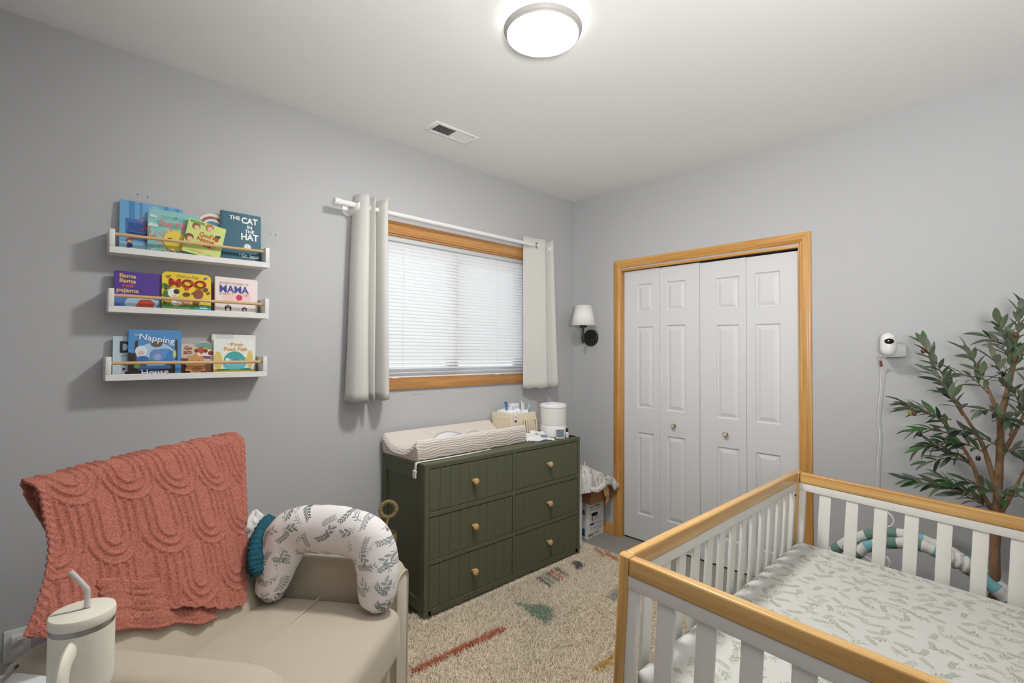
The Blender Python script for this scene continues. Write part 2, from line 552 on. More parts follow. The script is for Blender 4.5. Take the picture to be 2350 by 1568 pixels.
for (y1, y0, zt2), pans in zip(LEAVES, PAN):
    lf = leaf_face(y1, y0, zt2, pans).build('door_leaf', M_DOOR, door, smooth=False)
    for (a, b, z0, z1) in pans:
        rings = []
        for ins, dep in ((0.0, 0.0), (0.006, 0.0095), (0.011, 0.0105), (0.034, 0.0020), (0.038, 0.0018)):
            rings.append([(XD + dep, a - ins, z0 + ins), (XD + dep, b + ins, z0 + ins), (XD + dep, b + ins, z1 - ins), (XD + dep, a - ins, z1 - ins)])
        pm = MB()
        vs = [p for r in rings for p in r]
        fs = [(4 * i + k, 4 * i + (k + 1) % 4, 4 * i + 4 + (k + 1) % 4, 4 * i + 4 + k) for i in range(4) for k in range(4)]
        fs.append((16, 17, 18, 19))
        pm.add(vs, fs).build('panel', M_DOOR, lf, smooth=False)
for (ky, kz) in ((1.704, 0.876), (1.344, 0.862)):
    k = MB().lathe([(0.010, 0.0), (0.006, -0.006), (0.0065, -0.012), (0.014, -0.018), (0.016, -0.024), (0.0145, -0.030), (0.011, -0.032)], (XD, ky, kz), 'x', 20)
    k.build('knob', M_BRASS, door)
    MB().lathe([(0.0115, 0), (0.0, -0.0015)], (XD - 0.0322, ky, kz), 'x', 20).build('knob_face', mat('pale_glass', S(205, 205, 190), 0.15), door)

# ---- baseboards
def base_profile(h, t):
    return [(0, 0), (t, 0), (t, h * .72), (t * .75, h * .80), (t * .6, h * .92), (t * .25, h), (0, h)]
bp = base_profile(0.083, 0.013)
struct(MB().add([(XB - p, YA, z) for p, z in bp] + [(XB - p, yl, z) for p, z in bp], [(i, (i + 1) % 7, 7 + (i + 1) % 7, 7 + i) for i in range(7)] + [tuple(range(7)), tuple(range(13, 6, -1))]).build('baseboard_closet', M_OAKY, angle=20))
struct(MB().add([(XB - p, yr, z) for p, z in bp] + [(XB - p, YD, z) for p, z in bp], [(i, (i + 1) % 7, 7 + (i + 1) % 7, 7 + i) for i in range(7)] + [tuple(range(7)), tuple(range(13, 6, -1))]).build('baseboard_right', M_OAKY, angle=20))
struct(MB().add([(XC, YA - p, z) for p, z in bp] + [(XB - 0.013, YA - p, z) for p, z in bp], [(i, (i + 1) % 7, 7 + (i + 1) % 7, 7 + i) for i in range(7)] + [tuple(range(7)), tuple(range(13, 6, -1))]).build('baseboard_window', M_OAKX, angle=20))

# ------------------------------------------------------------------ window
win = bpy.data.objects.new('window_1', None); COL.objects.link(win); struct(win)
cw, ct = 0.071, 0.016
def flat_casing(A, B, mtl, nm):
    prof = [(0, 0), (0, ct * .8), (0.004, ct), (cw - 0.014, ct), (cw - 0.009, ct * .72), (cw, ct * .66), (cw, 0)]
    n = len(prof)
    vs = [A(*p) for p in prof] + [B(*p) for p in prof]
    fs = [(i, i + 1, n + i + 1, n + i) for i in range(n - 1)] + [tuple(range(n))[::-1], tuple(range(n, 2 * n))]
    MB().add(vs, fs).build(nm, mtl, win, angle=20)
ox0, ox1, oz0, oz1 = WX0 - cw, WX1 + cw, WZ0 - 0.055, WZ1 + cw
flat_casing(lambda u, d: (ox0 + u, YA - d, oz1 - u), lambda u, d: (ox1 - u, YA - d, oz1 - u), M_OAKD, 'head_casing')
flat_casing(lambda u, d: (ox0 + u, YA - d, oz0), lambda u, d: (ox0 + u, YA - d, oz1 - u), M_OAKDZ, 'side_casing')
flat_casing(lambda u, d: (ox1 - u, YA - d, oz0), lambda u, d: (ox1 - u, YA - d, oz1 - u), M_OAKDZ, 'side_casing')
MB().box(WX0, WX1, YA - ct, YA, oz0, WZ0).build('bottom_casing', M_OAKD, win, bevel=0.003)
for a in ((WX0, WX0 + 0.012, WZ0, WZ1), (WX1 - 0.012, WX1, WZ0, WZ1)):
    MB().box(a[0], a[1], YA - 0.002, YA + 0.10, a[2], a[3]).build('jamb', M_OAKDZ, win, smooth=False)
MB().box(WX0 + .012, WX1 - .012, YA - 0.002, YA + 0.10, WZ1 - 0.012, WZ1).build('jamb', M_OAKD, win, smooth=False)
MB().box(WX0 + .012, WX1 - .012, YA - 0.002, YA + 0.10, WZ0, WZ0 + 0.012).build('sill', M_OAKD, win, smooth=False)
M_VINYL = mat('vinyl', S(228, 230, 233), 0.4)
M_GLASS, _nt, _bs = new_mat('window_glass')
_nt.nodes.clear()
_tr = _nt.nodes.new('ShaderNodeBsdfTransparent'); _gl = _nt.nodes.new('ShaderNodeBsdfGlossy'); _gl.inputs['Roughness'].default_value = 0.02
_mx = _nt.nodes.new('ShaderNodeMixShader'); _mx.inputs[0].default_value = 0.06
_om = _nt.nodes.new('ShaderNodeOutputMaterial')
link(_nt, _tr.outputs[0], _mx.inputs[1]); link(_nt, _gl.outputs[0], _mx.inputs[2]); link(_nt, _mx.outputs[0], _om.inputs[0])
def sash(x0, x1, y, wl, wr):
    f = MB()
    z0, z1 = WZ0 + 0.02, WZ1 - 0.02
    f.box(x0, x0 + wl, y, y + 0.03, z0, z1).box(x1 - wr, x1, y, y + 0.03, z0, z1)
    f.box(x0 + wl, x1 - wr, y, y + 0.03, z0, z0 + 0.045).box(x0 + wl, x1 - wr, y, y + 0.03, z1 - 0.045, z1)
    fo = f.build('sash', M_VINYL, win, bevel=0.003)
    MB().box(x0 + wl - .004, x1 - wr + .004, y + 0.012, y + 0.018, z0 + 0.04, z1 - 0.04).build('pane', M_GLASS, fo, smooth=False)
sash(1.315, 2.010, 2.640, 0.055, 0.075)
sash(1.945, 2.640, 2.674, 0.075, 0.075)
ff = MB()
ff.box(WX0 + .012, WX0 + 0.028, 2.632, 2.697, WZ0 + .012, WZ1 - .012).box(WX1 - 0.028, WX1 - .012, 2.632, 2.697, WZ0 + .012, WZ1 - .012)
ff.box(WX0 + .028, WX1 - .028, 2.632, 2.697, WZ0 + .012, WZ0 + 0.022).box(WX0 + .028, WX1 - .028, 2.632, 2.697, WZ1 - 0.022, WZ1 - .012)
ff.build('window_frame', M_VINYL, win, smooth=False)

# ---- mini blind, each slat its own part
M_SLAT, nt, bs = new_mat('slat_white')
nt.nodes.clear()
d1 = nt.nodes.new('ShaderNodeBsdfDiffuse'); d1.inputs['Color'].default_value = S(238, 239, 240)
d2 = nt.nodes.new('ShaderNodeBsdfTranslucent'); d2.inputs['Color'].default_value = S(236, 239, 243)
mx = nt.nodes.new('ShaderNodeMixShader'); mx.inputs[0].default_value = 0.32
om = nt.nodes.new('ShaderNodeOutputMaterial')
link(nt, d1.outputs[0], mx.inputs[1]); link(nt, d2.outputs[0], mx.inputs[2]); link(nt, mx.outputs[0], om.inputs[0])
BX0, BX1 = WX0 + 0.018, WX1 - 0.018
YB = YA + 0.028
blind = thing('window_blind', 'white mini blind of many thin slats, closed inside the oak window', 'blind', ((BX0 + BX1) / 2, YB, WZ1 - 0.012))
LB = (BX1 - BX0) / 2
hr = MB()
hr.box(-LB, LB, -0.018, 0.016, -0.028, 0.0)
hr.build('headrail', mat('headrail_grey', S(205, 206, 206), 0.5), blind, bevel=0.002)
def slat_mesh():
    n = 5
    vs = []
    for x in (-LB + 0.003, LB - 0.003):
        for k in range(n):
            t = k / (n - 1) - 0.5
            vs.append((x, t * 0.0255, 0.0022 * (1 - 4 * t * t)))
    return MB().add(vs, [(k, k + 1, n + k + 1, n + k) for k in range(n - 1)])
pitch_z = 0.0213
sl0 = None
nsl = 36
for k in range(nsl):
    z = -0.040 - k * pitch_z
    tilt = 1.04 + 0.02 * math.sin(k * 2.1)
    if k < 3: tilt = 1.32
    droop = 0.0
    if k >= nsl - 3: tilt, droop = 0.75 - 0.2 * (k - nsl + 3), 0.003
    Mx = T(0, 0, z) @ Matrix.Rotation(tilt, 4, 'X') @ Matrix.Rotation(droop, 4, 'Y')
    if sl0 is None:
        sl0 = slat_mesh().build('slat', M_SLAT, blind, recalc=False, matrix=Mx)
    else: clone(sl0, blind, Mx)
for k in range(4):
    clone(sl0, blind, T(0, 0, -0.812 - 0.0052 * k) @ Matrix.Rotation(0.06, 4, 'X') @ Matrix.Rotation(0.002 * (k - 2), 4, 'Y'))
MB().box(-LB + .003, LB - .003, -0.012, 0.012, -0.843, -0.833).build('bottom_rail', M_PLASTIC, blind, bevel=0.002)
for cx_ in (-0.42, -0.02, 0.34):
    MB().tube([(cx_, -0.0150, -0.03), (cx_ + 0.002, -0.0150, -0.40), (cx_, -0.0150, -0.832)], 0.0009, 5).build('ladder_cord', M_PLASTIC, blind)
for hx in (-0.47, 0.34):
    MB().box(hx - .022, hx + .022, -0.016, -0.013, -0.846, -0.839).build('hold_down', mat('clear_clip', S(238, 236, 232), 0.2), blind, smooth=False)

# ------------------------------------------------------------------ ceiling light
lx, ly = 1.335, 1.248
lamp = thing('ceiling_light', 'round white flush ceiling light with glowing disc and halo', 'light', (lx, ly, HC))
MB().lathe([(0.105, 0.0), (0.105, -0.030), (0.124, -0.031)], (0, 0, 0), 'z', 48, cap0=False).build('base_pan', M_WHITE, lamp)
MB().lathe([(0.122, -0.031), (0.146, -0.031), (0.1475, -0.033), (0.1465, -0.037), (0.1425, -0.0455), (0.1405, -0.0475), (0.1385, -0.0480), (0.1365, -0.0520), (0.1345, -0.0540)], (0, 0, 0), 'z', 64, cap0=False, cap1=False).build('rim', mat('rim_grey', S(172, 170, 166), 0.5), lamp)
MB().lathe([(0.1345, -0.0530), (0.131, -0.0560), (0.10, -0.0600), (0.05, -0.0620), (0.0, -0.0625)], (0, 0, 0), 'z', 64, cap0=False).build('diffuser', emit('lamp_glow', (1.0, 0.985, 0.96, 1), LAMP), lamp)
MB().lathe([(0.1065, -0.004), (0.1065, -0.024)], (0, 0, 0), 'z', 48, cap0=False, cap1=False).build('halo_ring', emit('halo_glow', (1.0, 0.985, 0.96, 1), HALO), lamp)
# (the ring sits against the pan and throws light outward over the ceiling)

# ------------------------------------------------------------------ ceiling vent
vent = thing('ceiling_vent', 'white ceiling air register with two banks of louvers near window wall', 'vent', (1.652, 2.247, HC))
fr = MB()
HX, HY = 0.150, 0.064
gx0, gx1, gy = -0.117, 0.130, 0.0425
fr.box(-HX, gx0, -HY, HY, -0.008, 0).box(gx1, HX, -HY, HY, -0.008, 0).box(gx0, gx1, -HY, -gy, -0.008, 0).box(gx0, gx1, gy, HY, -0.008, 0)
fr.box(0.003, 0.013, -gy, gy, -0.008, 0)
fr.build('frame', M_CEIL, vent, bevel=0.003)
MB().box(gx0 + .001, gx1 - .001, -gy + .001, gy - .001, -0.0012, -0.0004).build('duct', M_DARK, vent, smooth=False)
def louvers(x0, x1, ang, n):
    mb = MB()
    for k in range(n):
        x = x0 + (k + .5) * (x1 - x0) / n
        c, s = math.cos(ang) * 0.0048, math.sin(ang) * 0.0032
        mb.add([(x - c, -gy, -0.0045 - s), (x + c, -gy, -0.0045 + s), (x + c, gy, -0.0045 + s), (x - c, gy, -0.0045 - s)], [(0, 1, 2, 3)])
    return mb
tag(louvers(gx0, 0.003, 1.15, 13).build('louvers', M_CEIL, vent, smooth=False, recalc=False), kind='stuff')
tag(louvers(0.013, gx1, -0.55, 13).build('louvers', M_CEIL, vent, smooth=False, recalc=False), kind='stuff')
for sx in (-0.136, 0.140):
    MB().lathe([(0.004, -0.0083), (0.0025, -0.0095), (0, -0.0097)], (sx, 0.0, 0), 'z', 10, cap0=False).build('screw', mat('screw_grey', S(150, 150, 148), 0.5), vent)

# ------------------------------------------------------------------ curtains on a white rod
rodz, rody = 2.166, YA - 0.090
rod = thing('curtain_rod', 'white curtain rod with fat end cap above the window', 'curtain rod', (1.074, YA, rodz))
MB().tube([(1.10 - 1.074, -0.09, 0), (2.70 - 1.074, -0.09, 0)], 0.0130, 16).build('pole', M_PLASTIC, rod)
MB().lathe([(0.014, 0), (0.0185, 0.002), (0.0185, 0.040), (0.0155, 0.042), (0.0155, 0.11)], (0.0, -0.09, 0), 'x', 20).build('finial', M_PLASTIC, rod)
br = MB()
pl = [(0.060 * math.cos(a) * 0.72, 0.044 * math.sin(a)) for a in [2 * PI * k / 24 for k in range(24)]]
pl = [(max(-.034, min(.034, u)), v) for u, v in pl]
br.prism([(u + 0.118, v) for u, v in pl], -0.007, 0.0, 'xz')
br.build('wall_plate', M_PLASTIC, rod, bevel=0.002)
hk = MB()
hk.tube([(0.122, 0.0, -0.024), (0.122, -0.04, -0.030), (0.122, -0.075, -0.027), (0.122, -0.098, -0.018), (0.122, -0.109, 0.0), (0.122, -0.108, 0.010)], [0.02, 0.019, 0.018, 0.017, 0.016, 0.014], 14, flat=0.35)
hk.build('hook', M_PLASTIC, rod)
hk2 = MB().tube([(1.66, 0.0, -0.024), (1.66, -0.06, -0.026), (1.66, -0.1, -0.016), (1.66, -0.109, 0.004)], [0.018, 0.017, 0.016, 0.013], 12, flat=0.35)
hk2.build('hook', M_PLASTIC, rod)

M_LINEN = mat('curtain_linen', S(208, 207, 202), 0.9, bump=0.25, bscale=420, bdist=0.0012, spec=0.15, sheen=0.1)
M_LINEN.node_tree.nodes['Principled BSDF'].inputs['Subsurface Weight'].default_value = 0.0
def curtain(label, top, bot, ztop, zbot, cx0, groms):
    t = thing('curtain', label, 'curtain', (cx0, YA, zbot))
    n, m = 110, 26
    P0, P1 = spline(top, n), spline(bot, n)
    def g(u, v):
        i = int(round(u * (n - 1)))
        a, b = P0[i], P1[i]
        x = a[0] * v + b[0] * (1 - v); d = a[1] * v + b[1] * (1 - v)
        wob = 0.004 * math.sin(9 * u + 5 * v) * (1 - v)
        return (x - cx0 + wob, -d, (ztop - zbot) * v + 0.004 * math.sin(40 * u) * (1 if v in (0,) else 0) + 0.006 * math.sin(16 * u) * v ** 6)
    o = MB().grid(n, m, g).build('cloth', M_LINEN, t, recalc=False, angle=80)
    sm = o.modifiers.new('thickness', 'SOLIDIFY'); sm.thickness = 0.003; sm.offset = 0
    for (gx, gd, an) in groms:
        R = Matrix.Rotation(an, 4, 'Z')
        MB().lathe([(0.021, 0.0), (0.021, 0.0006)], (0, 0, 0), 'x', 24).xf(R).build('eyelet', M_DARK, t, matrix=T(gx - cx0, -gd, rodz - zbot))
        r = MB().tube([R @ Vector((0.0, 0.021 * math.cos(a), 0.021 * math.sin(a))) for a in [2 * PI * k / 24 for k in range(24)]], 0.0042, 8, closed=True, flat=0.7)
        r.build('grommet', M_CHROME, t, matrix=T(gx - cx0, -gd, rodz - zbot))
curtain('white linen curtain gathered in folds at the window end near the book ledges',
        [(1.205, .034), (1.200, .07), (1.212, .115), (1.240, .142), (1.262, .118), (1.268, .075), (1.280, .105), (1.290, .128), (1.299, .08), (1.303, .03), (1.315, .028), (1.322, .08), (1.335, .130), (1.352, .146), (1.368, .12), (1.385, .07), (1.392, .05)],
        [(1.172, .034), (1.162, .07), (1.180, .125), (1.228, .150), (1.262, .125), (1.272, .075), (1.286, .11), (1.300, .132), (1.310, .08), (1.312, .03), (1.322, .028), (1.330, .08), (1.346, .135), (1.368, .148), (1.388, .118), (1.400, .08), (1.410, .055)],
        2.222, 1.114, 1.29, [(1.203, .09, 0.1)])
curtain('white linen curtain hanging flat with side folds at the window end near the room corner',
        [(2.505, .050), (2.53, .060), (2.565, .075), (2.60, .092), (2.64, .110), (2.668, .118), (2.690, .095), (2.700, .055), (2.712, .040), (2.730, .070), (2.745, .105), (2.765, .112), (2.780, .085), (2.790, .05)],
        [(2.500, .060), (2.53, .070), (2.57, .082), (2.61, .098), (2.655, .118), (2.69, .128), (2.715, .100), (2.728, .060), (2.742, .040), (2.765, .070), (2.785, .108), (2.815, .118), (2.840, .09), (2.852, .05)],
        2.222, 1.118, 2.66, [(2.600, .0985, -1.12)])

# ------------------------------------------------------------------ wall sconce
sc_ = thing('wall_sconce', 'black wall sconce with white tapered shade beside closet', 'lamp', (XB, 2.398, 1.498))
MB().lathe([(0.066, 0.0), (0.066, -0.018), (0.062, -0.022), (0, -0.022)], (0, 0, 0), 'x', 40).build('backplate', M_BLACK, sc_)
MB().tube([(-0.02, 0, 0), (-0.06, -0.006, 0.001), (-0.14, -0.025, 0.0)], 0.0055, 12).build('arm', M_BLACK, sc_)
MB().lathe([(0.004, -0.046), (0.008, -0.042), (0.0075, -0.030), (0.012, -0.022), (0.0125, 0.012), (0.009, 0.022), (0.0075, 0.03), (0.0075, 0.075), (0.026, 0.076), (0.026, 0.100), (0, 0.100)], (-0.14, -0.025, 0), 'z', 20).build('stem', M_BLACK, sc_)
shd = MB().lathe([(0.0985, 0.092), (0.1, 0.090), (0.102, 0.092), (0.062, 0.246), (0.060, 0.248), (0.0585, 0.246)], (-0.14, -0.025, 0), 'z', 48, cap0=False, cap1=False)
shd.add(shd.v[:0], [])
sh = MB().lathe([(0.1, 0.090), (0.061, 0.247)], (-0.14, -0.025, 0), 'z', 48, cap0=False, cap1=False).build('shade', mat('shade_linen', S(236, 235, 232), 0.9, bump=0.1, bscale=500, bdist=0.001), sc_)
m_ = sh.modifiers.new('thickness', 'SOLIDIFY'); m_.thickness = 0.002
MB().lathe([(0.010, 0.10), (0.010, 0.12), (0.026, 0.15), (0.028, 0.175), (0.018, 0.20), (0, 0.206)], (-0.14, -0.025, 0), 'z', 20).build('bulb', M_PLASTIC, sc_)

# ------------------------------------------------------------------ baby monitor on a bracket
cm = thing('baby_monitor', 'white egg-shaped baby monitor camera on small wall shelf above the crib end', 'camera', (3.068, 0.487, 1.372))
bd = MB()
def egg(u, v):
    a = 2 * PI * u; t = v
    z = 0.118 * t
    r = 0.0335 * (max(0.0, 1 - abs(2 * t - 1) ** 3.2)) ** 0.5
    return (r * math.cos(a), r * 1.02 * math.sin(a), z)
bd.grid(28, 22, egg, closed_u=True).build('body', M_PLASTIC, cm, recalc=True)
dv = Vector((-0.94, -0.26, -0.06)).normalized()
lens_c = Vector((0, 0, 0.076)) + dv * 0.0345
Q = dv.to_track_quat('Z', 'Y').to_matrix().to_4x4()
lm = MB().lathe([(0.0215, -0.004), (0.0215, 0.002), (0.016, 0.0035), (0, 0.004)], (0, 0, 0), 'z', 28).xf(Matrix.Translation(lens_c) @ Q @ Matrix.Diagonal((0.90, 0.64, 1, 1)))
lm.build('lens', mat('black_gloss', S(22, 22, 24), 0.08), cm)
mk = MB().box(-0.045, XB - 3.068, -0.06, 0.03, -0.006, -0.001)
mk.build('shelf', mat('clear_acrylic', S(235, 236, 238), 0.15, trans=0.75, ior=1.3), cm, bevel=0.002)
MB().box(XB - 3.068 - 0.004, XB - 3.068, -0.06, 0.02, -0.006, 0.062).build('wall_plate', mat('plate_white', S(206, 207, 208), 0.4), cm, bevel=0.0015)
cb = spline([(-0.012, 0.028, 0.004), (-0.004, 0.033, -0.016), (0.045, 0.037, -0.05), (0.060, 0.046, -0.19), (0.060, 0.057, -0.32), (0.062, 0.050, -0.41), (0.058, 0.060, -0.55), (0.062, 0.062, -0.75), (0.062, 0.056, -1.0)], 40)
MB().tube(cb, 0.0022, 8).build('cable', M_PLASTIC, cm)
MB().tube([(0.018, 0.035, -0.026), (0.040, 0.036, -0.052)], 0.0062, 10).build('plug', mat('dusty_red', S(150, 92, 88), 0.5), cm)

# ------------------------------------------------------------------ wall outlet behind the chair
ou = thing('wall_outlet', 'white wall outlet low on wall behind the armchair', 'outlet', (-0.055, YA, 0.295))
rbox(-0.036, 0.036, -0.005, 0.0, -0.058, 0.058, 0.003, 2).build('cover_plate', M_PLASTIC, ou)
for z in (-0.025, 0.025):
    rbox(-0.017, 0.017, -0.0075, -0.004, z - 0.014, z + 0.014, 0.002, 2).build('socket', M_PLASTIC, ou)
rbox(-0.016, 0.016, -0.033, -0.0076, 0.012, 0.040, 0.004, 2).build('plug', M_PLASTIC, ou)
MB().tube(spline([(0.0, -0.03, 0.026), (0.03, -0.045, 0.032), (0.07, -0.03, 0.030), (0.11, -0.012, 0.0), (0.13, -0.008, -0.1), (0.16, -0.018, -0.29)], 20), 0.003, 8).build('cord', M_PLASTIC, ou)
# ------------------------------------------------------------------ green dresser
M_GREEN = mat('dark_green_paint', S(92, 95, 75), 0.5, var=0.05, vscale=30, bump=0.05, bscale=300, spec=0.35)
M_KNOB = wood('knob_wood', S(222, 186, 128), S(200, 158, 98), 2, 1.5, 0.3, 0.4)
DX, DYc = 2.038, 2.3415
dr = thing('dresser', 'dark green six drawer dresser with grooved fronts and round wooden knobs', 'dresser', (DX, DYc, 0))
hx, hy = 0.626, 0.2165
top_z = 0.803
MB().box(-hx, hx, -hy, hy, 0.785, top_z).build('top', M_GREEN, dr, bevel=0.002)
fr = MB()
fr.box(-hx, -hx + .028, -hy, -hy + .022, 0.055, 0.785).box(hx - .022, hx, -hy, -hy + .022, 0.055, 0.785)
for a, b in ((0.7775, 0.785), (0.5285, 0.5535), (0.2845, 0.308), (0.030, 0.062)):
    fr.box(-hx + .028, hx - .022, -hy, -hy + .022, a, b)
for z0, z1 in ((0.5535, 0.7775), (0.308, 0.5285), (0.062, 0.2845)):
    fr.box(-0.005, 0.0145, -hy, -hy + .022, z0, z1)
fr.build('front_frame', M_GREEN, dr, bevel=0.0012, bseg=1)
for sx in (-1, 1):
    X = lambda a, b: (min(sx * a, sx * b), max(sx * a, sx * b))
    sp = MB()
    xa, xb = X(hx, hx - 0.02)
    sp.box(xa, xb, -hy + .022, -hy + .045, 0.055, 0.785).box(xa, xb, hy - .042, hy, 0.055, 0.785)
    sp.box(xa, xb, -hy + .045, hy - .042, 0.715, 0.785).box(xa, xb, -hy + .045, hy - .042, 0.045, 0.11)
    sp.build('side_frame', M_GREEN, dr, bevel=0.0015, bseg=1)
    xa, xb = X(hx - 0.009, hx - 0.018)
    MB().box(xa, xb, -hy + .045, hy - .042, 0.11, 0.715).build('side_panel', M_GREEN, dr, smooth=False)
    for y0, y1 in ((-hy, -hy + .045), (hy - .042, hy)):
        xa, xb = X(hx, hx - 0.045)
        MB().box(xa, xb, y0, y1, 0.0, 0.056).build('foot', M_GREEN, dr, bevel=0.003)
MB().box(-hx + .02, hx - .02, hy - .012, hy - .004, 0.06, 0.785).build('back_panel', M_GREEN, dr, smooth=False)
cols = ((-hx + .0310, -0.0080), (0.0175, hx - .0250))
rows = ((0.5570, 0.7735), (0.3115, 0.5245), (0.0655, 0.2805))
knob_proto = None
for (x0, x1) in cols:
    for (z0, z1) in rows:
        d = MB().box(x0 + .001, x1 - .001, -hy + .008, -hy + .018, z0 + .001, z1 - .001)
        d.box(x0 + .008, x1 - .008, -hy + .018, hy - .03, z0 + .01, z1 - .04)
        dob = d.build('drawer', M_GREEN, dr, smooth=False)
        nb = 9
        bw = (x1 - x0) / nb
        bd0 = None
        for k in range(nb):
            xs = x0 + k * bw
            if bd0 is None:
                pr = [(0, .0060), (.0022, .0025), (bw - .0022, .0025), (bw, .0060), (bw, .0082), (0, .0082)]
                bd0 = MB().prism([(u, -hy + v) for u, v in pr], 0.0, z1 - z0, 'xy').build('board', M_GREEN, dob, smooth=False, matrix=T(xs, 0, z0))
            else:
                clone(bd0, dob, T(xs, 0, z0))
        kx, kz = (x0 + x1) / 2 + (-0.008), (z0 + z1) / 2 + 0.004
        if knob_proto is None:
            knob_proto = MB().lathe([(0.009, 0.0), (0.008, -0.006), (0.0115, -0.012), (0.0165, -0.018), (0.0185, -0.025), (0.0165, -0.032), (0.009, -0.0365), (0, -0.0375)][::-1], (0, 0, 0), 'y', 24).build('knob', M_KNOB, dob, matrix=T(kx, -hy, kz))
        else:
            clone(knob_proto, dob, T(kx, -hy, kz))

# ------------------------------------------------------------------ contoured changing pad
M_PADC, nt, bs = new_mat('pad_knit')
bs.inputs['Base Color'].default_value = S(220, 211, 203)
bs.inputs['Roughness'].default_value = 0.9
bs.inputs['Specular IOR Level'].default_value = 0.2
vec = coords(nt, (1, 1, 1))
wv = nt.nodes.new('ShaderNodeTexWave'); wv.wave_type = 'BANDS'; wv.bands_direction = 'Z'
wv.inputs['Scale'].default_value = 22; wv.inputs['Distortion'].default_value = 12.0
wv.inputs['Detail'].default_value = 1.0; wv.inputs['Detail Scale'].default_value = 0.55
link(nt, vec, wv.inputs['Vector'])
bmp = nt.nodes.new('ShaderNodeBump'); bmp.inputs['Strength'].default_value = 0.45; bmp.inputs['Distance'].default_value = 0.004
link(nt, wv.outputs['Fac'], bmp.inputs['Height']); link(nt, bmp.outputs['Normal'], bs.inputs['Normal'])
pad = thing('changing_pad', 'cream contoured changing pad with wavy quilted sides on top of the dresser', 'changing pad', (1.820, 2.385, top_z + 0.001), math.radians(1.6))
PL, PW = 0.418, 0.178
def pad_top(x, y):
    t = abs(y) / PW
    h = 0.050 + 0.074 * (max(0, (t - 0.22) / 0.78) ** 1.7)
    if t > 0.90: h -= 0.030 * ((t - 0.90) / 0.10) ** 2.2
    e = abs(x) / PL
    if e > 0.965: h -= 0.030 * ((e - 0.965) / 0.035) ** 2
    return h
def padf(u, v):
    # v around: 0..1 covers bottom edge -> side -> top -> side
    x = -PL + 2 * PL * u
    k = v
    if k < 0.12:
        s = k / 0.12; return (x * 0.985, -PW * (0.93 + 0.07 * min(1, s * 2.2)), 0.003 + s * (pad_top(x, PW) - 0.003))
    if k > 0.88:
        s = (1 - k) / 0.12; return (x * 0.985, PW * (0.93 + 0.07 * min(1, s * 2.2)), 0.003 + s * (pad_top(x, PW) - 0.003))
    y = -PW + 2 * PW * (k - 0.12) / 0.76
    return (x, y, pad_top(x, y))
pm = MB().grid(90, 70, padf)
# end walls
for u in (0, 1):
    n = 70
    ring = [padf(u, j / (n - 1)) for j in range(n)]
    low = [(p[0] * 0.975, p[1] * 0.96, 0.0) for p in ring]
    pm.add(ring + low, [(j, j + 1, n + j + 1, n + j) for j in range(n - 1)])
pm.add([(-PL * .96, -PW * .93, 0.003), (PL * .96, -PW * .93, 0.003), (PL * .96, PW * .93, 0.003), (-PL * .96, PW * .93, 0.003)], [(0, 1, 2, 3)])
po = pm.build('cover', M_PADC, pad, angle=60)
# safety strap that runs out under the pad and hangs over the dresser corner
M_STRAP = mat('white_webbing', S(226, 224, 219), 0.7, bump=0.3, bscale=500, bdist=0.001)
stx = -0.437
st = MB()
def ribbon(mb, pts, w, wd, th=0.0012):
    """flat band along a path; wd = width direction"""
    P = [Vector(p) for p in pts]; W = Vector(wd).normalized() * (w / 2)
    vs = []
    for p in P: vs += [p - W, p + W]
    mb.add(vs, [(2 * i, 2 * i + 1, 2 * i + 3, 2 * i + 2) for i in range(len(P) - 1)])
    return mb
ribbon(st, [(0.10, -0.187, 0.002), (-0.1, -0.198, 0.002), (-0.30, -0.192, 0.002), (-0.400, -0.185, 0.0022), (-0.424, -0.182, -0.001), (-0.4275, -0.181, -0.012), (-0.4285, -0.180, -0.032), (-0.4285, -0.180, -0.040)], 0.022, (0.06, 1, 0.0))
so = st.build('strap', M_STRAP, pad, recalc=False)
s_m = so.modifiers.new('thickness', 'SOLIDIFY'); s_m.thickness = 0.0015; s_m.offset = 0
bk = MB()
bk.box(-0.436, -0.428, -0.196, -0.166, -0.050, -0.038)
for yy in (-0.194, -0.184, -0.174): bk.box(-0.436, -0.430, yy, yy + 0.007, -0.078, -0.048)
bk.build('buckle', M_PLASTIC, pad, bevel=0.0015)
# flat white cloth bib with a twisted grey edge, lying in the hollow of the pad
bib = thing('bib', 'white oval bib with grey twisted edge lying in the changing pad hollow', 'bib', (1.80, 2.375, top_z + 0.056))
bp_ = [(0.165 * math.cos(a) * (1 + .08 * math.cos(2 * a)) , 0.062 * math.sin(a) * (1 - .25 * math.cos(a))) for a in [2 * PI * k / 48 for k in range(48)]]
def bibz(y): return 0.004 + 1.4 * max(0, abs(y) - 0.042)
bm_ = MB().add([(0, 0, 0.004)] + [(u, v, bibz(v)) for u, v in bp_], [(0, 1 + k, 1 + (k + 1) % 48) for k in range(48)])
bm_.build('cloth', mat('bib_white', S(226, 227, 230), 0.9, bump=.3, bscale=80, bdist=.002), bib, recalc=False)
MB().tube([(u, v, bibz(v) + 0.003) for u, v in bp_], [0.0034 + 0.0009 * (k % 2) for k in range(48)], 8, closed=True).build('twisted_edge', mat('bib_edge', S(186, 182, 180), 0.8), bib)
MB().tube([(0.09, 0.02, 0.010), (0.13, 0.045, 0.020), (0.185, 0.05, 0.024), (0.20, 0.03, 0.016), (0.17, 0.005, 0.010)], 0.0034, 8).build('neck_tie', mat('bib_tie', S(200, 192, 186), 0.8), bib)

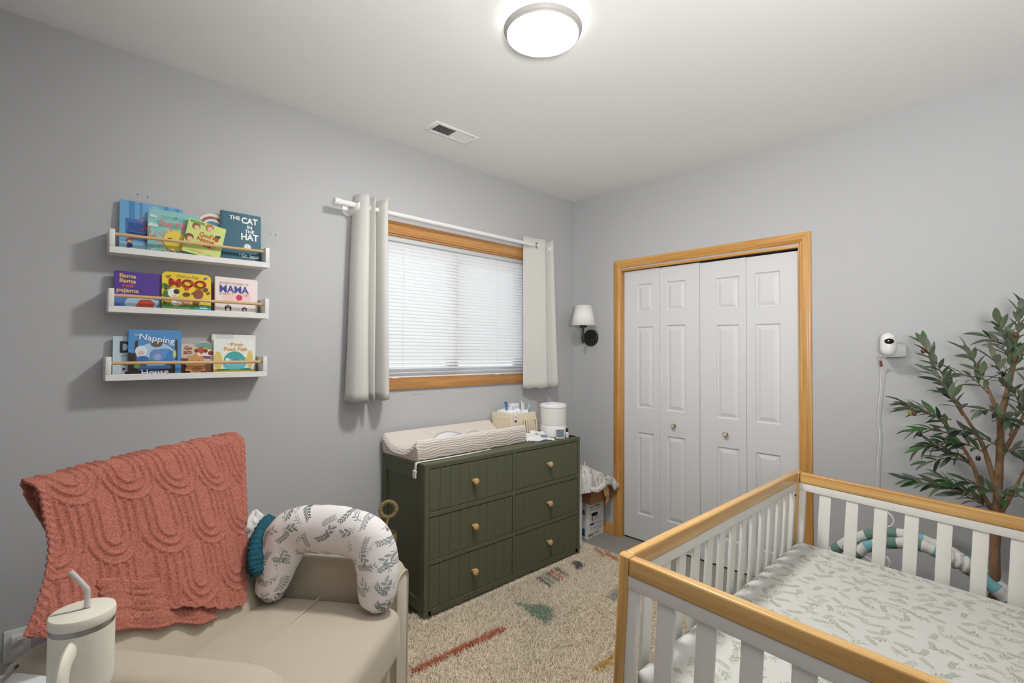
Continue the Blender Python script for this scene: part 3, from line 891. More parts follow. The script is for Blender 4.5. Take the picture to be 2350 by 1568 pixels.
# ------------------------------------------------------------------ diaper caddy
M_FELT = mat('cream_felt', S(231, 220, 197), 0.92, bump=0.35, bscale=350, bdist=0.0015, spec=0.15)
M_FELT2 = mat('cream_felt_pocket', S(226, 212, 188), 0.92, bump=0.35, bscale=350, bdist=0.0015, spec=0.15)
M_STRAPF = mat('tan_felt_handle', S(236, 222, 194), 0.9, bump=0.3, bscale=350, bdist=0.0015)
cx0, cx1, cy0, cy1 = 2.246, 2.466, 2.365, 2.555
ccx, ccy = (cx0 + cx1) / 2, (cy0 + cy1) / 2
cad = thing('diaper_caddy', 'cream felt diaper caddy with side pockets on the dresser by the wall', 'caddy', (ccx, ccy, top_z + 0.001))
cw_, cd_ = (cx1 - cx0) / 2, (cy1 - cy0) / 2
def bulge(x, y, z):
    k = 1 + 0.06 * math.sin(min(1, max(0, z / 0.17)) * PI * 0.75)
    return (x * k, y * (k if y < 0 else 1), z)
wl = MB()
H = 0.165
for a in ((-cw_, cw_, -cd_, -cd_ + .006), (-cw_, cw_, cd_ - .006, cd_), (-cw_, -cw_ + .006, -cd_ + .006, cd_ - .006), (cw_ - .006, cw_, -cd_ + .006, cd_ - .006)):
    wl.add(*(lambda q: (q.v, q.f))(subdiv(MB().box(a[0], a[1], a[2], a[3], 0.0, H), 5)))
wl.fn(bulge)
wl.build('wall', M_FELT, cad, angle=50)
MB().box(-cw_ + .006, cw_ - .006, -cd_ + .006, cd_ - .006, 0.0, 0.006).build('bottom', M_FELT, cad, smooth=False)
for a, zz in (((-cw_ + .02, -0.02, -cd_ - .010, -cd_ - .004), 0.108), ((-0.012, cw_ - .01, -cd_ - .010, -cd_ - .004), 0.118), ((-cw_ - .010, -cw_ - .004, -cd_ + .02, cd_ - .02), 0.125)):
    p = subdiv(MB().box(a[0], a[1], a[2], a[3], 0.0, zz), 4).fn(bulge)
    p.build('pocket', M_FELT2, cad, angle=50)
for hx_ in (0.005, cw_ - 0.012):
    h = MB()
    yb = -cd_ - 0.016
    ribbon(h, spline([(hx_ + .022, yb, 0.02), (hx_ + .012, yb - .004, 0.07), (hx_ + .002, yb - .008, 0.112), (hx_ - .006, yb - .004, 0.128), (hx_ - .012, yb - .001, 0.12), (hx_ - .005, yb, 0.08), (hx_ + 0.004, yb, 0.03)], 24), 0.020, (1, 0.25, 0.25))
    ho = h.build('handle', M_STRAPF, cad, recalc=False)
    q = ho.modifiers.new('thickness', 'SOLIDIFY'); q.thickness = 0.004; q.offset = 0
M_DIAPER = print_mat('diaper_print', S(240, 241, 242), [S(120, 140, 165), S(150, 165, 180), S(130, 150, 170)], 'xz', 22, bump=0.2, bscale=30, bdist=0.004)
dlabels = ['white diaper with blue leaf print, nearest the pad in the felt caddy', 'white diaper with blue leaf print, second row in the felt caddy', 'white diaper in the middle of the felt caddy', 'white diaper beside the packets in the felt caddy', 'white diaper at the humidifier side of the felt caddy']
for k in range(5):
    x = -cw_ + .032 + k * 0.036
    d = rbox(-0.016, 0.016, -0.075, 0.075, 0.0, 0.172 + 0.006 * ((k * 7) % 3) - 0.008 * (k > 2), 0.013, 3).build('diaper', M_DIAPER, None)
    d.location = (ccx + x, ccy + 0.004, top_z + 0.0075)
    tag(d, dlabels[k], 'diaper', 'diapers in the felt caddy')
# ointment tube in the corner pocket
tb = thing('ointment_tube', 'white ointment tube with red stripe and purple band in the caddy pocket', 'tube', (ccx - 0.088, ccy - cd_ - 0.0135, top_z + 0.06))
rbox(-0.013, 0.013, -0.0022, 0.0022, 0.0, 0.105, 0.002, 2).build('tube_body', M_PLASTIC, tb)
MB().box(-0.0125, 0.0125, -0.0026, -0.0022, 0.052, 0.066).build('purple_band', mat('purple', S(92, 62, 128), 0.5), tb, smooth=False)
MB().box(-0.0118, 0.0118, -0.0026, -0.0022, 0.079, 0.0815).build('red_stripe', mat('red_stripe', S(196, 92, 86), 0.5), tb, smooth=False)
tm = MB(); lettering(tm, 'Parodi', 0, 0.088, 0.008, 0.022, 0.02, place=lambda u, v: (u, -0.0026, v))
tm.build('lettering', mat('ink', S(60, 60, 70), 0.6), tb, smooth=False)
tm = MB(); lettering(tm, '2', 0.008, 0.037, 0.010, None, 0.02, place=lambda u, v: (u, -0.0026, v))
tm.build('numeral', mat('ink2', S(110, 100, 130), 0.6), tb, smooth=False)
# cream carton
ct_ = thing('carton', 'small white carton with printed lines standing up out of the felt caddy', 'box', (ccx - 0.012, ccy - 0.012, top_z + 0.186))
rbox(-0.036, 0.036, -0.014, 0.014, 0.0, 0.038, 0.002, 1).build('carton_body', mat('carton_white', S(232, 236, 240), 0.5), ct_)
lm = MB()
for r in range(3): lm.box(-0.030, 0.028 - 0.004 * (r % 2), -0.0146, -0.0142, 0.006 + r * 0.006, 0.0078 + r * 0.006)
lm.box(-0.003, 0.001, -0.0146, -0.0142, 0.027, 0.034)
lm.build('printed_lines', mat('ink_blue', S(150, 168, 196), 0.6), ct_, smooth=False)
bh = thing('blue_brush', 'blue plastic brush handle poking up behind the carton in the caddy', 'brush', (ccx - 0.055, ccy + 0.012, top_z + 0.18))
MB().tube([(0, 0, 0), (-0.004, 0, 0.03), (-0.010, 0, 0.050), (-0.016, 0, 0.056)], [0.006, 0.007, 0.009, 0.007], 12).build('handle', mat('blue_plastic', S(46, 110, 170), 0.4), bh)
M_PACK = mat('glossy_packet', S(228, 232, 234), 0.25, bump=0.6, bscale=60, bdist=0.006, coat=0.4)
M_PACK2 = mat('teal_packet', S(176, 204, 204), 0.3, bump=0.6, bscale=60, bdist=0.006, coat=0.4)
for i, (px, mm_, lab, tilt) in enumerate(((0.062, M_PACK, 'clear white packet sticking up highest from the felt caddy', -0.35), (0.082, M_PACK2, 'pale teal packet leaning beside the clear packet in the caddy', 0.35))):
    t = thing('packet', lab, 'packet', (ccx + px, ccy - 0.04 - 0.012 * i, top_z + 0.15))
    o = MB().grid(6, 8, lambda u, v: ((u - .5) * 0.034 * (1 - .35 * v) + tilt * 0.06 * v, 0.004 * math.sin(7 * u + 4 * v), 0.085 * v + 0.010 * math.sin(5 * u) * v - 0.02 * i * v)).build('foil', mm_, t, recalc=False)
    q = o.modifiers.new('thickness', 'SOLIDIFY'); q.thickness = 0.003

# ------------------------------------------------------------------ humidifier
hu = thing('humidifier', 'white cylinder humidifier with cloudy tank at the dresser corner', 'humidifier', (2.562, 2.280, top_z + 0.001))
MB().lathe([(0.086, 0.0), (0.0905, 0.004), (0.0905, 0.078), (0.0895, 0.081), (0.0, 0.081)], (0, 0, 0), 'z', 56).build('base', M_PLASTIC, hu)
MB().lathe([(0.088, 0.0815), (0.0905, 0.083), (0.0905, 0.196), (0.0, 0.196)], (0, 0, 0), 'z', 56).build('tank', mat('cloudy_tank', S(222, 221, 217), 0.35), hu)
MB().lathe([(0.0905, 0.1965), (0.0925, 0.199), (0.0925, 0.213), (0.088, 0.221), (0.070, 0.223), (0.066, 0.219), (0.03, 0.219), (0.028, 0.223), (0, 0.223)], (0, 0, 0), 'z', 56).build('lid', M_PLASTIC, hu)
dr_ = Vector((-0.66, -0.75, 0)).normalized()
kq = Vector((-0.2, -0.98, 0)).normalized()
KM = Matrix.Translation(kq * 0.0895 + Vector((0, 0, 0.045))) @ kq.to_track_quat('Z', 'Y').to_matrix().to_4x4()
MB().lathe([(0.020, 0), (0.020, 0.004), (0.016, 0.005), (0.015, 0.012), (0, 0.013)], (0, 0, 0), 'z', 24).xf(KM).build('dial', mat('dial_white', S(214, 214, 214), 0.4), hu)

# ------------------------------------------------------------------ wipes pack
wp = thing('wipes_pack', 'open white soft pack of wipes between changing pad and humidifier', 'wipes', (2.355, 2.238, top_z + 0.001), math.radians(-18))
def soft(u, v):
    x = (u - .5) * 0.205; y = (v - .5) * 0.115
    e = (1 - abs(2 * u - 1) ** 4) * (1 - abs(2 * v - 1) ** 3)
    z = 0.006 + 0.030 * e + 0.005 * math.sin(31 * u + 9 * v) * (abs(2 * u - 1) ** 3) + 0.004 * math.sin(22 * v + 12 * u) * abs(2 * v - 1) ** 2
    if u < 0.6 and v > 0.6: z += 0.10 * (0.6 - u) * (v - .6) * 2
    return (x, y, z)
M_WIPE = mat('wipes_film', S(228, 229, 228), 0.32, bump=0.35, bscale=40, bdist=0.005, coat=0.3)
w = MB().grid(40, 24, soft)
w.grid(40, 24, lambda u, v: (soft(u, v)[0], soft(u, v)[1], 0.001))
w.build('film', M_WIPE, wp, angle=70)
def on_soft(u, v):
    uu, vv = u / 0.205 + .5, v / 0.115 + .5
    p = soft(min(1, max(0, uu)), min(1, max(0, vv))); return (p[0], p[1], p[2] + 0.0008)
MB().grid(12, 8, lambda a, b: on_soft(0.01 + a * 0.05, -0.045 + b * 0.022)).build('label_print', mat('wipes_ink', S(120, 128, 150), 0.5), wp, recalc=False)
MB().grid(10, 6, lambda a, b: on_soft(0.068 + a * 0.022, -0.046 + b * 0.020)).build('label_print', mat('wipes_blue', S(86, 108, 160), 0.5), wp, recalc=False)
MB().lathe([(0.008, 0), (0.006, 0.002), (0, 0.002)], (0.002, 0.004, soft(0.51, 0.53)[2] + 0.0005), 'z', 16).build('opening', mat('wipes_hole', S(70, 60, 54), 0.6), wp)
fl = MB().grid(8, 8, lambda a, b: (-0.03 + a * 0.11, 0.022 + b * 0.036, 0.034 + 0.006 * math.sin(6 * a) + b * 0.016)).build('flap', M_WIPE, wp, recalc=False)
q = fl.modifiers.new('thickness', 'SOLIDIFY'); q.thickness = 0.0015

# ------------------------------------------------------------------ thermometer clock, bottle, pouch
ck = thing('thermometer_clock', 'small square white thermometer with grey screen at dresser front edge', 'thermometer', (2.500, 2.163, top_z + 0.001), math.radians(-38))
rbox(-0.031, 0.031, -0.009, 0.009, 0.0, 0.070, 0.006, 3).build('case', M_PLASTIC, ck)
rbox(-0.0255, 0.0255, -0.0098, -0.0085, 0.012, 0.063, 0.0006, 1).build('screen_border', M_BLACK, ck)
MB().box(-0.0235, 0.0245, -0.0103, -0.0098, 0.013, 0.0605).build('screen', mat('lcd_grey', S(122, 138, 142), 0.3), ck, smooth=False)
dm = MB()
pl_ = lambda u, v: (u, -0.0106, v)
lettering(dm, '12', -0.012, 0.053, 0.007, None, 0.02, place=pl_)
lettering(dm, '11', 0.002, 0.040, 0.012, None, 0.01, place=pl_)
lettering(dm, '31', -0.001, 0.022, 0.013, None, 0.02, place=pl_)
dm.build('digits', mat('lcd_ink', S(84, 98, 102), 0.5), ck, smooth=False)
bt = thing('dropper_bottle', 'tiny white bottle with black cap beside the square thermometer', 'bottle', (2.578, 2.168, top_z + 0.001))
MB().lathe([(0.0105, 0.0), (0.0115, 0.002), (0.0115, 0.030), (0.007, 0.035), (0.007, 0.036), (0, 0.036)], (0, 0, 0), 'z', 24).build('bottle_body', M_PLASTIC, bt)
MB().lathe([(0.0085, 0.0362), (0.0085, 0.060), (0.007, 0.062), (0, 0.062)], (0, 0, 0), 'z', 20).build('cap', M_BLACK, bt)
MB().lathe([(0.0117, 0.0195), (0.0117, 0.023)], (0, 0, 0), 'z', 24, cap0=False, cap1=False).build('label_line', mat('label_grey', S(170, 168, 164), 0.6), bt)
hb = thing('hair_brush', 'small grey striped pouch lying at the dresser end past the bottle', 'pouch', (2.622, 2.172, top_z + 0.001), math.radians(-20))
rbox(-0.034, 0.030, -0.016, 0.016, 0.0, 0.006, 0.003, 2).build('underside', M_DARK, hb)
gs = MB()
for k in range(5): gs.v and None; gs.tube([(-0.030, -0.012 + k * 0.006, 0.0065), (-0.015, -0.012 + k * 0.006, 0.0155 - 0.001 * k), (0.022, -0.012 + k * 0.006, 0.0075)], 0.003, 8)
gs.build('ribbed_top', mat('grey_ribbed', S(150, 148, 146), 0.7), hb)
hb.name = 'ribbed_pouch'

# ------------------------------------------------------------------ diaper pail, boxes and cloth in the corner
pa = thing('diaper_pail', 'tall white cylindrical diaper pail between dresser and corner boxes', 'pail', (2.757, 2.290, 0.0))
MB().lathe([(0.096, 0.0), (0.098, 0.006), (0.093, 0.034), (0.0875, 0.042), (0.0875, 0.46), (0, 0.46)], (0, 0, 0), 'z', 48).build('body', M_PLASTIC, pa)
MB().lathe([(0.089, 0.4605), (0.089, 0.490), (0.080, 0.50), (0, 0.50)], (0, 0, 0), 'z', 48).build('lid', M_PLASTIC, pa)
M_CARTON = mat('white_carton', S(222, 222, 222), 0.55)
wx0, wx1, wy0, wy1, wh = 2.918, 3.130, 2.262, 2.520, 0.280
wb_ = thing('wipes_box', 'white cardboard box of baby wipes on the carpet under a brown box', 'box', ((wx0 + wx1) / 2, (wy0 + wy1) / 2, 0))
ww, wd_ = (wx1 - wx0) / 2, (wy1 - wy0) / 2
rbox(-ww, ww, -wd_, wd_, 0, wh, 0.003, 1).build('carton', M_CARTON, wb_)
fy = -wd_ - 0.0006
F = lambda u, v: (u, fy, v)
ink = mat('carton_ink', S(46, 46, 50), 0.6); teal = mat('carton_teal', S(72, 168, 150), 0.6); blue = mat('carton_blue', S(48, 78, 146), 0.6); gry = mat('carton_grey', S(150, 150, 152), 0.6)
a = MB(); lettering(a, 'baby', -0.045, 0.226, 0.022, 0.055, 0.02, place=F); a.build('lettering', teal, wb_, smooth=False)
a = MB(); lettering(a, 'wipes', 0.022, 0.228, 0.024, 0.07, 0.02, place=F); a.build('lettering', ink, wb_, smooth=False)
hh = MB().prism([(-0.012 + 0.038 * max(-1, min(1, 1.6 * math.cos(t))), 0.168 + 0.0135 * math.sin(t)) for t in [2 * PI * k / 28 for k in range(28)]], fy, fy + .0004, 'xz')
hh.build('hand_hole', M_DARK, wb_, smooth=False)
a = MB(); a.box(-0.048, -0.034, fy, fy + .0004, 0.122, 0.150); a.build('icon', ink, wb_, smooth=False)
a = MB()
for k, (u0, u1, v) in enumerate(((-0.07, 0.06, 0.203), (-0.02, 0.045, 0.146), (-0.02, 0.03, 0.136), (-0.02, 0.05, 0.126), (-0.01, 0.07, 0.101), (-0.01, 0.065, 0.092), (-0.06, 0.08, 0.052))):
    a.box(u0, u1, fy, fy + .0004, v, v + 0.004)
for k in range(6): a.box(-0.055 + k * 0.021, -0.043 + k * 0.021, fy, fy + .0004, 0.064, 0.078)
a.build('fine_print', gry, wb_, smooth=False)
a = MB(); a.box(-0.066, -0.018, fy, fy + .0004, 0.090, 0.108); a.build('blue_badge', blue, wb_, smooth=False)
a = MB(); a.box(-0.085, -0.03, fy, fy + .0004, 0.016, 0.024); a.box(-0.085, -0.03, fy, fy + .0004, 0.030, 0.034); a.box(-0.02, 0.045, fy, fy + .0004, 0.020, 0.023); a.box(-0.02, 0.045, fy, fy + .0004, 0.028, 0.031); a.box(-0.02, 0.045, fy, fy + .0004, 0.036, 0.038); a.build('black_bars', ink, wb_, smooth=False)
G = lambda u, v: (-ww - 0.0006, -u, v)
a = MB(); lettering(a, 'es', wd_ - 0.045, 0.195, 0.034, 0.06, 0.03, place=G); a.build('lettering', ink, wb_, smooth=False)
a = MB(); a.box(-ww - .0008, -ww - .0003, -wd_ + .018, -wd_ + 0.085, 0.02, 0.075); a.build('blue_badge', blue, wb_, smooth=False)
M_KRAFT = mat('brown_cardboard', S(146, 100, 66), 0.8, var=0.08, vscale=20)
bb = thing('cardboard_box', 'brown cardboard box with torn tape on top of the white box', 'box', (3.0, 2.345, wh + 0.001))
bw_, bd_, bh_ = 0.130, 0.160, 0.100
bx = MB().box(-bw_, bw_, -bd_, bd_, 0, bh_)
bx.build('carton', M_KRAFT, bb, bevel=0.002)
MB().box(-0.001, 0.001, -bd_ + .004, bd_ - .004, bh_, bh_ + 0.001).build('flap_seam', M_DARK, bb, smooth=False)
tp = MB()
n = 16
pts = spline([(0.02, -bd_ - .012, bh_ + .001), (0.025, -bd_ - .018, bh_ - .02), (0.022, -bd_ - .026, bh_ - .05), (0.036, -bd_ - .022, bh_ - .075), (0.040, -bd_ - .016, bh_ - .105), (0.034, -bd_ - .010, bh_ - .14)], n)
pts = [(0.02, -bd_ + .05, bh_ + .0022), (0.02, -bd_ + .01, bh_ + .0022)] + pts
wds = [0.060, 0.060] + [0.066, 0.066, 0.064, 0.062, 0.060, 0.058, 0.056, 0.050, 0.040, 0.034, 0.034, 0.036, 0.036, 0.032, 0.024, 0.012]
vs = []
for p, w_ in zip(pts, wds): vs += [(p[0] - w_ / 2, p[1], p[2]), (p[0] + w_ / 2, p[1] - .004, p[2])]
tp.add(vs, [(2 * i, 2 * i + 1, 2 * i + 3, 2 * i + 2) for i in range(len(pts) - 1)])
to = tp.build('torn_tape', mat('kraft_tape', S(196, 154, 112), 0.6), bb, recalc=False)
q = to.modifiers.new('thickness', 'SOLIDIFY'); q.thickness = 0.0008
# crumpled printed crib sheet heaped over the pail and the box
M_HEAP = print_mat('sheet_print_dark', S(220, 217, 212), [S(146, 142, 136), S(160, 156, 150), S(150, 148, 142)], 'xy', 26, bump=0.5, bscale=22, bdist=0.02)
hp = thing('crumpled_sheet', 'crumpled white leaf-print sheet heaped on the pail and brown box', 'sheet', (2.90, 2.285, 0.384))
def heap(u, v):
    x = -0.20 + u * 0.44; y = -0.12 + v * 0.24
    prof = 0.185 - 0.10 * max(0, (x + 0.05) / 0.29) ** 0.8 - 0.075 * (max(0, (x - 0.02)) / 0.22) ** 2
    e = (1 - abs(2 * v - 1) ** 5) * (1 - abs(2 * u - 1) ** 9)
    z = 0.004 + (prof - 0.004) * e ** 0.7
    z += 0.007 * math.sin(19 * u + 3 * math.sin(9 * v)) * math.sin(11 * v + 2) * e
    if x < -0.04: z = max(z, 0.125 * min(1, e * 4) + 0.0)
    return (x + 0.012 * math.sin(14 * v), y + 0.012 * math.sin(17 * u), z)
hm = MB().grid(60, 40, heap)
hm.build('folds', M_HEAP, hp, angle=80, recalc=False)
e1 = MB()
ribbon(e1, spline([(0.10, -0.125, 0.075), (0.15, -0.135, 0.055), (0.185, -0.15, 0.02), (0.205, -0.158, -0.012)], 10), 0.055, (0.55, -0.35, 0.75))
q = e1.build('hanging_corner', M_HEAP, hp, recalc=False).modifiers.new('thickness', 'SOLIDIFY'); q.thickness = 0.003
e2 = MB()
ribbon(e2, spline([(-0.08, -0.13, 0.03), (-0.02, -0.135, 0.012), (0.05, -0.135, 0.022), (0.10, -0.13, 0.045), (0.16, -0.12, 0.04)], 16), 0.04, (0.1, 0.5, 0.7))
q = e2.build('lower_fold', M_HEAP, hp, recalc=False).modifiers.new('thickness', 'SOLIDIFY'); q.thickness = 0.006
MB().tube([(-0.075 + 0.02 * math.cos(t), -0.06, 0.192 + 0.022 * math.sin(t)) for t in [2 * PI * k / 18 for k in range(18)]], 0.004, 8, closed=True, flat=0.6).build('loop', M_HEAP, hp)
# wicker basket whose ring handle shows behind the nursing pillow
bs_ = thing('wicker_basket', 'woven wicker basket with round ring handle beside the dresser end', 'basket', (1.305, 2.30, 0.0))
M_WICK = mat('golden_wicker', S(150, 128, 84), 0.7, bump=0.8, bscale=150, bdist=0.004)
MB().lathe([(0.045, 0.0), (0.050, 0.01), (0.055, 0.20), (0.058, 0.43), (0.055, 0.442), (0.052, 0.43), (0.045, 0.02), (0, 0.015)], (-0.012, 0.006, 0), 'z', 36).build('woven_body', M_WICK, bs_)
rg = MB()
pts = []
for k in range(72):
    t = 2 * PI * k / 72
    c = Vector((0.040 * math.cos(t) * 0.9, 0.040 * math.cos(t) * -0.45, 0.560 + 0.040 * math.sin(t)))
    pts.append(c)
rg.tube(pts, [0.0095 + 0.0022 * (k % 2) for k in range(72)], 10, closed=True)
rg.tube([(-0.012, 0.04, 0.43), (-0.008, 0.012, 0.50), (0.0, 0.0, 0.521)], 0.005, 8).tube([(-0.03, -0.035, 0.43), (-0.012, -0.010, 0.50), (0.0, 0.0, 0.521)], 0.005, 8)
rg.build('ring_handle', M_WICK, bs_)
# ------------------------------------------------------------------ three book ledges
M_LEDGE = mat('ledge_white', S(233, 232, 229), 0.4, spec=0.4)
M_DOWEL = wood('dowel_wood', S(222, 188, 138), S(204, 164, 110), 0, 1.2, 0.5, 0.0)
LED = [('topmost white book ledge with wooden rail holding blue and teal books', 0.172, 0.760, 1.762, 0.010, 1.839),
       ('middle white book ledge with wooden rail holding purple and yellow books', 0.173, 0.7605, 1.5285, 0.003, 1.596),
       ('lowest white book ledge with wooden rail holding a tan paper cutout', 0.169, 0.7565, 1.2585, 0.001, 1.3275)]
SY0 = YA - 0.110
for lab, x0, x1, z0, dz, zd in LED:
    w = x1 - x0
    t = thing('book_ledge', lab, 'shelf', (x0, YA, z0), 0)
    t.rotation_euler = (0, -math.atan2(dz, w), 0)
    g = t
    MB().box(0.0185, w - .0185, -0.110, 0.0, 0.0, 0.013).build('base_board', M_LEDGE, g, bevel=0.001, bseg=1)
    MB().box(0.0, w, -0.1105, -0.0985, 0.0, 0.025).build('front_lip', M_LEDGE, g, bevel=0.0012, bseg=1)
    for xa in (0.0, w - 0.018):
        MB().box(xa, xa + .018, -0.098, 0.0, 0.0, 0.094).build('end_panel', M_LEDGE, g, bevel=0.002)
        MB().box(xa, xa + .018, -0.1105, -0.0982, 0.0255, 0.094).build('end_panel', M_LEDGE, g, bevel=0.002)
    MB().tube([(0.015, -0.092, zd - z0), (w - 0.015, -0.092, zd - z0)], 0.0066, 16).build('rail', M_DOWEL, g)

M_PAGE = mat('book_pages', S(232, 228, 216), 0.8)
_cols = {}
def ink_mat(rgb, rough=0.45):
    if rgb not in _cols: _cols[rgb] = mat('print_%d' % len(_cols), S(*rgb), rough)
    return _cols[rgb]
def rounded_rect(w, h, r, n=5, x0=0.0, z0=0.0):
    p = []
    for cx, cz, a0 in ((w - r, h - r, 0), (r, h - r, 90), (r, r, 180), (w - r, r, 270)):
        for k in range(n + 1):
            a = math.radians(a0 + 90 * k / n)
            p.append((x0 + cx + r * math.cos(a), z0 + cz + r * math.sin(a)))
    return p
def circle(cx, cy, r, ry=None, n=22, a0=0, a1=2 * PI):
    ry = ry or r
    return [(cx + r * math.cos(a0 + (a1 - a0) * k / n), cy + ry * math.sin(a0 + (a1 - a0) * k / n)) for k in range(n)]
def book(label, x, z, w, h, t, d, base, art=(), words=(), rad=0.004, roll=0.0, lean=4.0, cat='book', outline=None, group=None):
    """d = distance of the cover's foot from the wall; art = (colour, outline) in cover units 0..w, 0..h; later art lies over earlier art"""
    b = thing('storybook', label, cat, (x, YA - d, z), group=group)
    b.rotation_euler = Euler((-math.radians(lean), math.radians(roll), 0), 'YXZ')
    ol = outline or rounded_rect(w, h, rad)
    MB().prism(ol, 0.0, 0.0018, 'xz').build('front_cover', base if not isinstance(base, tuple) else ink_mat(base), b, angle=30)
    cxm = sum(p[0] for p in ol) / len(ol); czm = sum(p[1] for p in ol) / len(ol)
    MB().prism([(cxm + (p[0] - cxm) * .985, czm + (p[1] - czm) * .985) for p in ol], 0.0018, t - .0018, 'xz').build('pages', M_PAGE, b, angle=30)
    MB().prism(ol, t - .0018, t, 'xz').build('back_cover', base if not isinstance(base, tuple) else ink_mat(base), b, angle=30)
    if art:
        mb = MB(); ms = []; idx = {}
        for k, (c, pts) in enumerate(art):
            if c not in idx: idx[c] = len(ms); ms.append(ink_mat(c))
            y = -0.0003 - 0.00012 * k
            mb.add([(u, y, v) for u, v in pts], [tuple(range(len(pts)))], idx[c])
        mb.build('cover_picture', ms, b, smooth=False, recalc=False)
    yl = -0.0004 - 0.00012 * len(art)
    for (txt, u, v, hh, ww, c, bold, rot) in words:
        mb = MB()
        lettering(mb, txt, u, v, hh, ww, bold * 0.45, math.radians(rot), place=lambda a, c_: (a, yl, c_))
        mb.build('title', ink_mat(c), b, smooth=False, recalc=False)
    return b

Z1, Z2, Z3 = 1.7885, 1.5430, 1.2718   # top of each ledge's base board (books stand here)
def zt(x, k):
    z0, dz = ((1.762, .010), (1.5285, .003), (1.2585, .001))[k]
    return z0 + 0.0135 + (x - 0.17) / 0.588 * dz

# ---- top ledge
def cloud(cx, cy, s): return [(cx + s * u, cy + s * v) for u, v in ((-1, -.4), (1, -.5), (1.05, .1), (.5, .5), (.1, .4), (-.3, .65), (-.9, .3))]
book('large sky blue storybook with navy signboard at the end of the top ledge', 0.2075, zt(.21, 0), 0.219, 0.222, 0.010, 0.038, (108, 172, 214),
     art=[((74, 140, 196), [(0.03, 0.13), (0.05, 0.13), (0.05, 0.222), (0.03, 0.222)]), ((74, 140, 196), [(0.066, 0.15), (0.075, 0.15), (0.075, 0.222), (0.066, 0.222)]), ((74, 140, 196), [(0.15, 0.10), (0.165, 0.10), (0.165, 0.222), (0.15, 0.222)]), ((74, 140, 196), [(0.19, 0.10), (0.205, 0.10), (0.205, 0.222), (0.19, 0.222)]),
          ((134, 190, 226), circle(0.12, 0.175, 0.03, 0.042)), ((60, 110, 180), [(0.02, 0.088), (0.15, 0.084), (0.15, 0.145), (0.02, 0.148)]), ((36, 78, 148), [(0.028, 0.096), (0.15, 0.092), (0.15, 0.128), (0.028, 0.132)]), ((30, 48, 96), [(0.024, 0.084), (0.15, 0.079), (0.15, 0.088), (0.024, 0.093)]),
          ((66, 84, 150), [(0.03, 0.06), (0.13, 0.058), (0.13, 0.078), (0.03, 0.08)]), ((150, 196, 226), [(0.0, 0.0), (0.219, 0.0), (0.219, 0.045), (0.0, 0.05)]), ((168, 70, 50), circle(0.032, 0.056, 0.011, 0.010)), ((226, 180, 150), circle(0.034, 0.051, 0.007, 0.005)), ((40, 70, 120), [(0.024, 0.028), (0.044, 0.028), (0.042, 0.046), (0.027, 0.046)]), ((84, 56, 40), [(0.020, 0.020), (0.036, 0.020), (0.036, 0.028), (0.026, 0.028)])],
     words=[('CH', 0.078, 0.150, 0.017, 0.034, (226, 196, 200), 0.06, 0), ('CH', 0.0785, 0.150, 0.0145, 0.031, (170, 44, 52), 0.03, 0), ('A', 0.085, 0.116, 0.026, 0.025, (196, 40, 44), 0.07, 0)])
sun_rays = []
for k in range(22):
    a = math.radians(8 + k * 16.4)
    c_ = [(226, 150, 110), (240, 206, 96), (232, 160, 140)][k % 3]
    r0, r1 = 0.042, 0.062 + 0.004 * (k % 2)
    cx, cy = 0.096, 0.072
    sun_rays.append((c_, [(cx + r0 * math.cos(a - .055), cy + r0 * math.sin(a - .055)), (cx + r1 * math.cos(a - .03), cy + r1 * math.sin(a - .03)), (cx + r1 * math.cos(a + .03), cy + r1 * math.sin(a + .03)), (cx + r0 * math.cos(a + .055), cy + r0 * math.sin(a + .055))]))
dots = []
for k in range(70):
    c_ = [(196, 226, 214), (70, 150, 150), (120, 170, 120), (214, 120, 110), (90, 130, 170)][k % 5]
    u = random.uniform(0.006, 0.185); v = random.uniform(0.004, 0.034)
    if 0.075 < u < 0.13 and v < 0.026: continue
    dots.append((c_, circle(u, v, random.uniform(.0015, .0035), n=7)))
book('teal board book with yellow rayed sun and pink title, arched top, on the top ledge', 0.299, zt(.3, 0), 0.196, 0.200, 0.014, 0.052, (140, 198, 196),
     art=sun_rays + [((236, 206, 66), circle(0.096, 0.072, 0.042, 0.045, 30)), ((206, 226, 222), cloud(0.018, 0.168, 0.012)), ((206, 226, 222), cloud(0.017, 0.130, 0.017)), ((60, 44, 36), circle(0.077, 0.078, 0.0075, 0.006)), ((60, 44, 36), circle(0.131, 0.070, 0.006, 0.005)), ((236, 150, 140), circle(0.076, 0.068, 0.005, 0.004)),
          ((224, 190, 160), [(0.004, 0.07), (0.012, 0.07), (0.018, 0.105), (0.014, 0.106)]), ((210, 120, 90), [(0.004, 0.075), (0.03, 0.085), (0.028, 0.09), (0.004, 0.082)]), ((226, 150, 120), [(0.003, 0.07), (0.006, 0.07), (0.010, 0.118), (0.006, 0.116)])] + dots + [((64, 178, 168), [(0.078, 0.004), (0.128, 0.004), (0.126, 0.022), (0.080, 0.020)])],
     words=[("You're My Little", 0.094, 0.169, 0.0085, 0.098, (60, 92, 92), 0.01, 0), ('Sunshine', 0.104, 0.143, 0.026, 0.128, (222, 110, 96), 0.012, -1)],
     outline=rounded_rect(0.196, 0.200, 0.03)[:12] + rounded_rect(0.196, 0.200, 0.004)[12:], lean=3)
hair = [(150, 96, 50), (186, 120, 60), (120, 70, 40), (176, 110, 60)]
faces = []
for (u, v), hc, r in zip(((0.032, 0.118), (0.082, 0.128), (0.016, 0.062), (0.106, 0.052)), hair, (0.016, 0.017, 0.017, 0.015)):
    faces += [(hc, circle(u, v + .004, r)), ((232, 190, 150), circle(u + .004, v - .002, r * .66))]
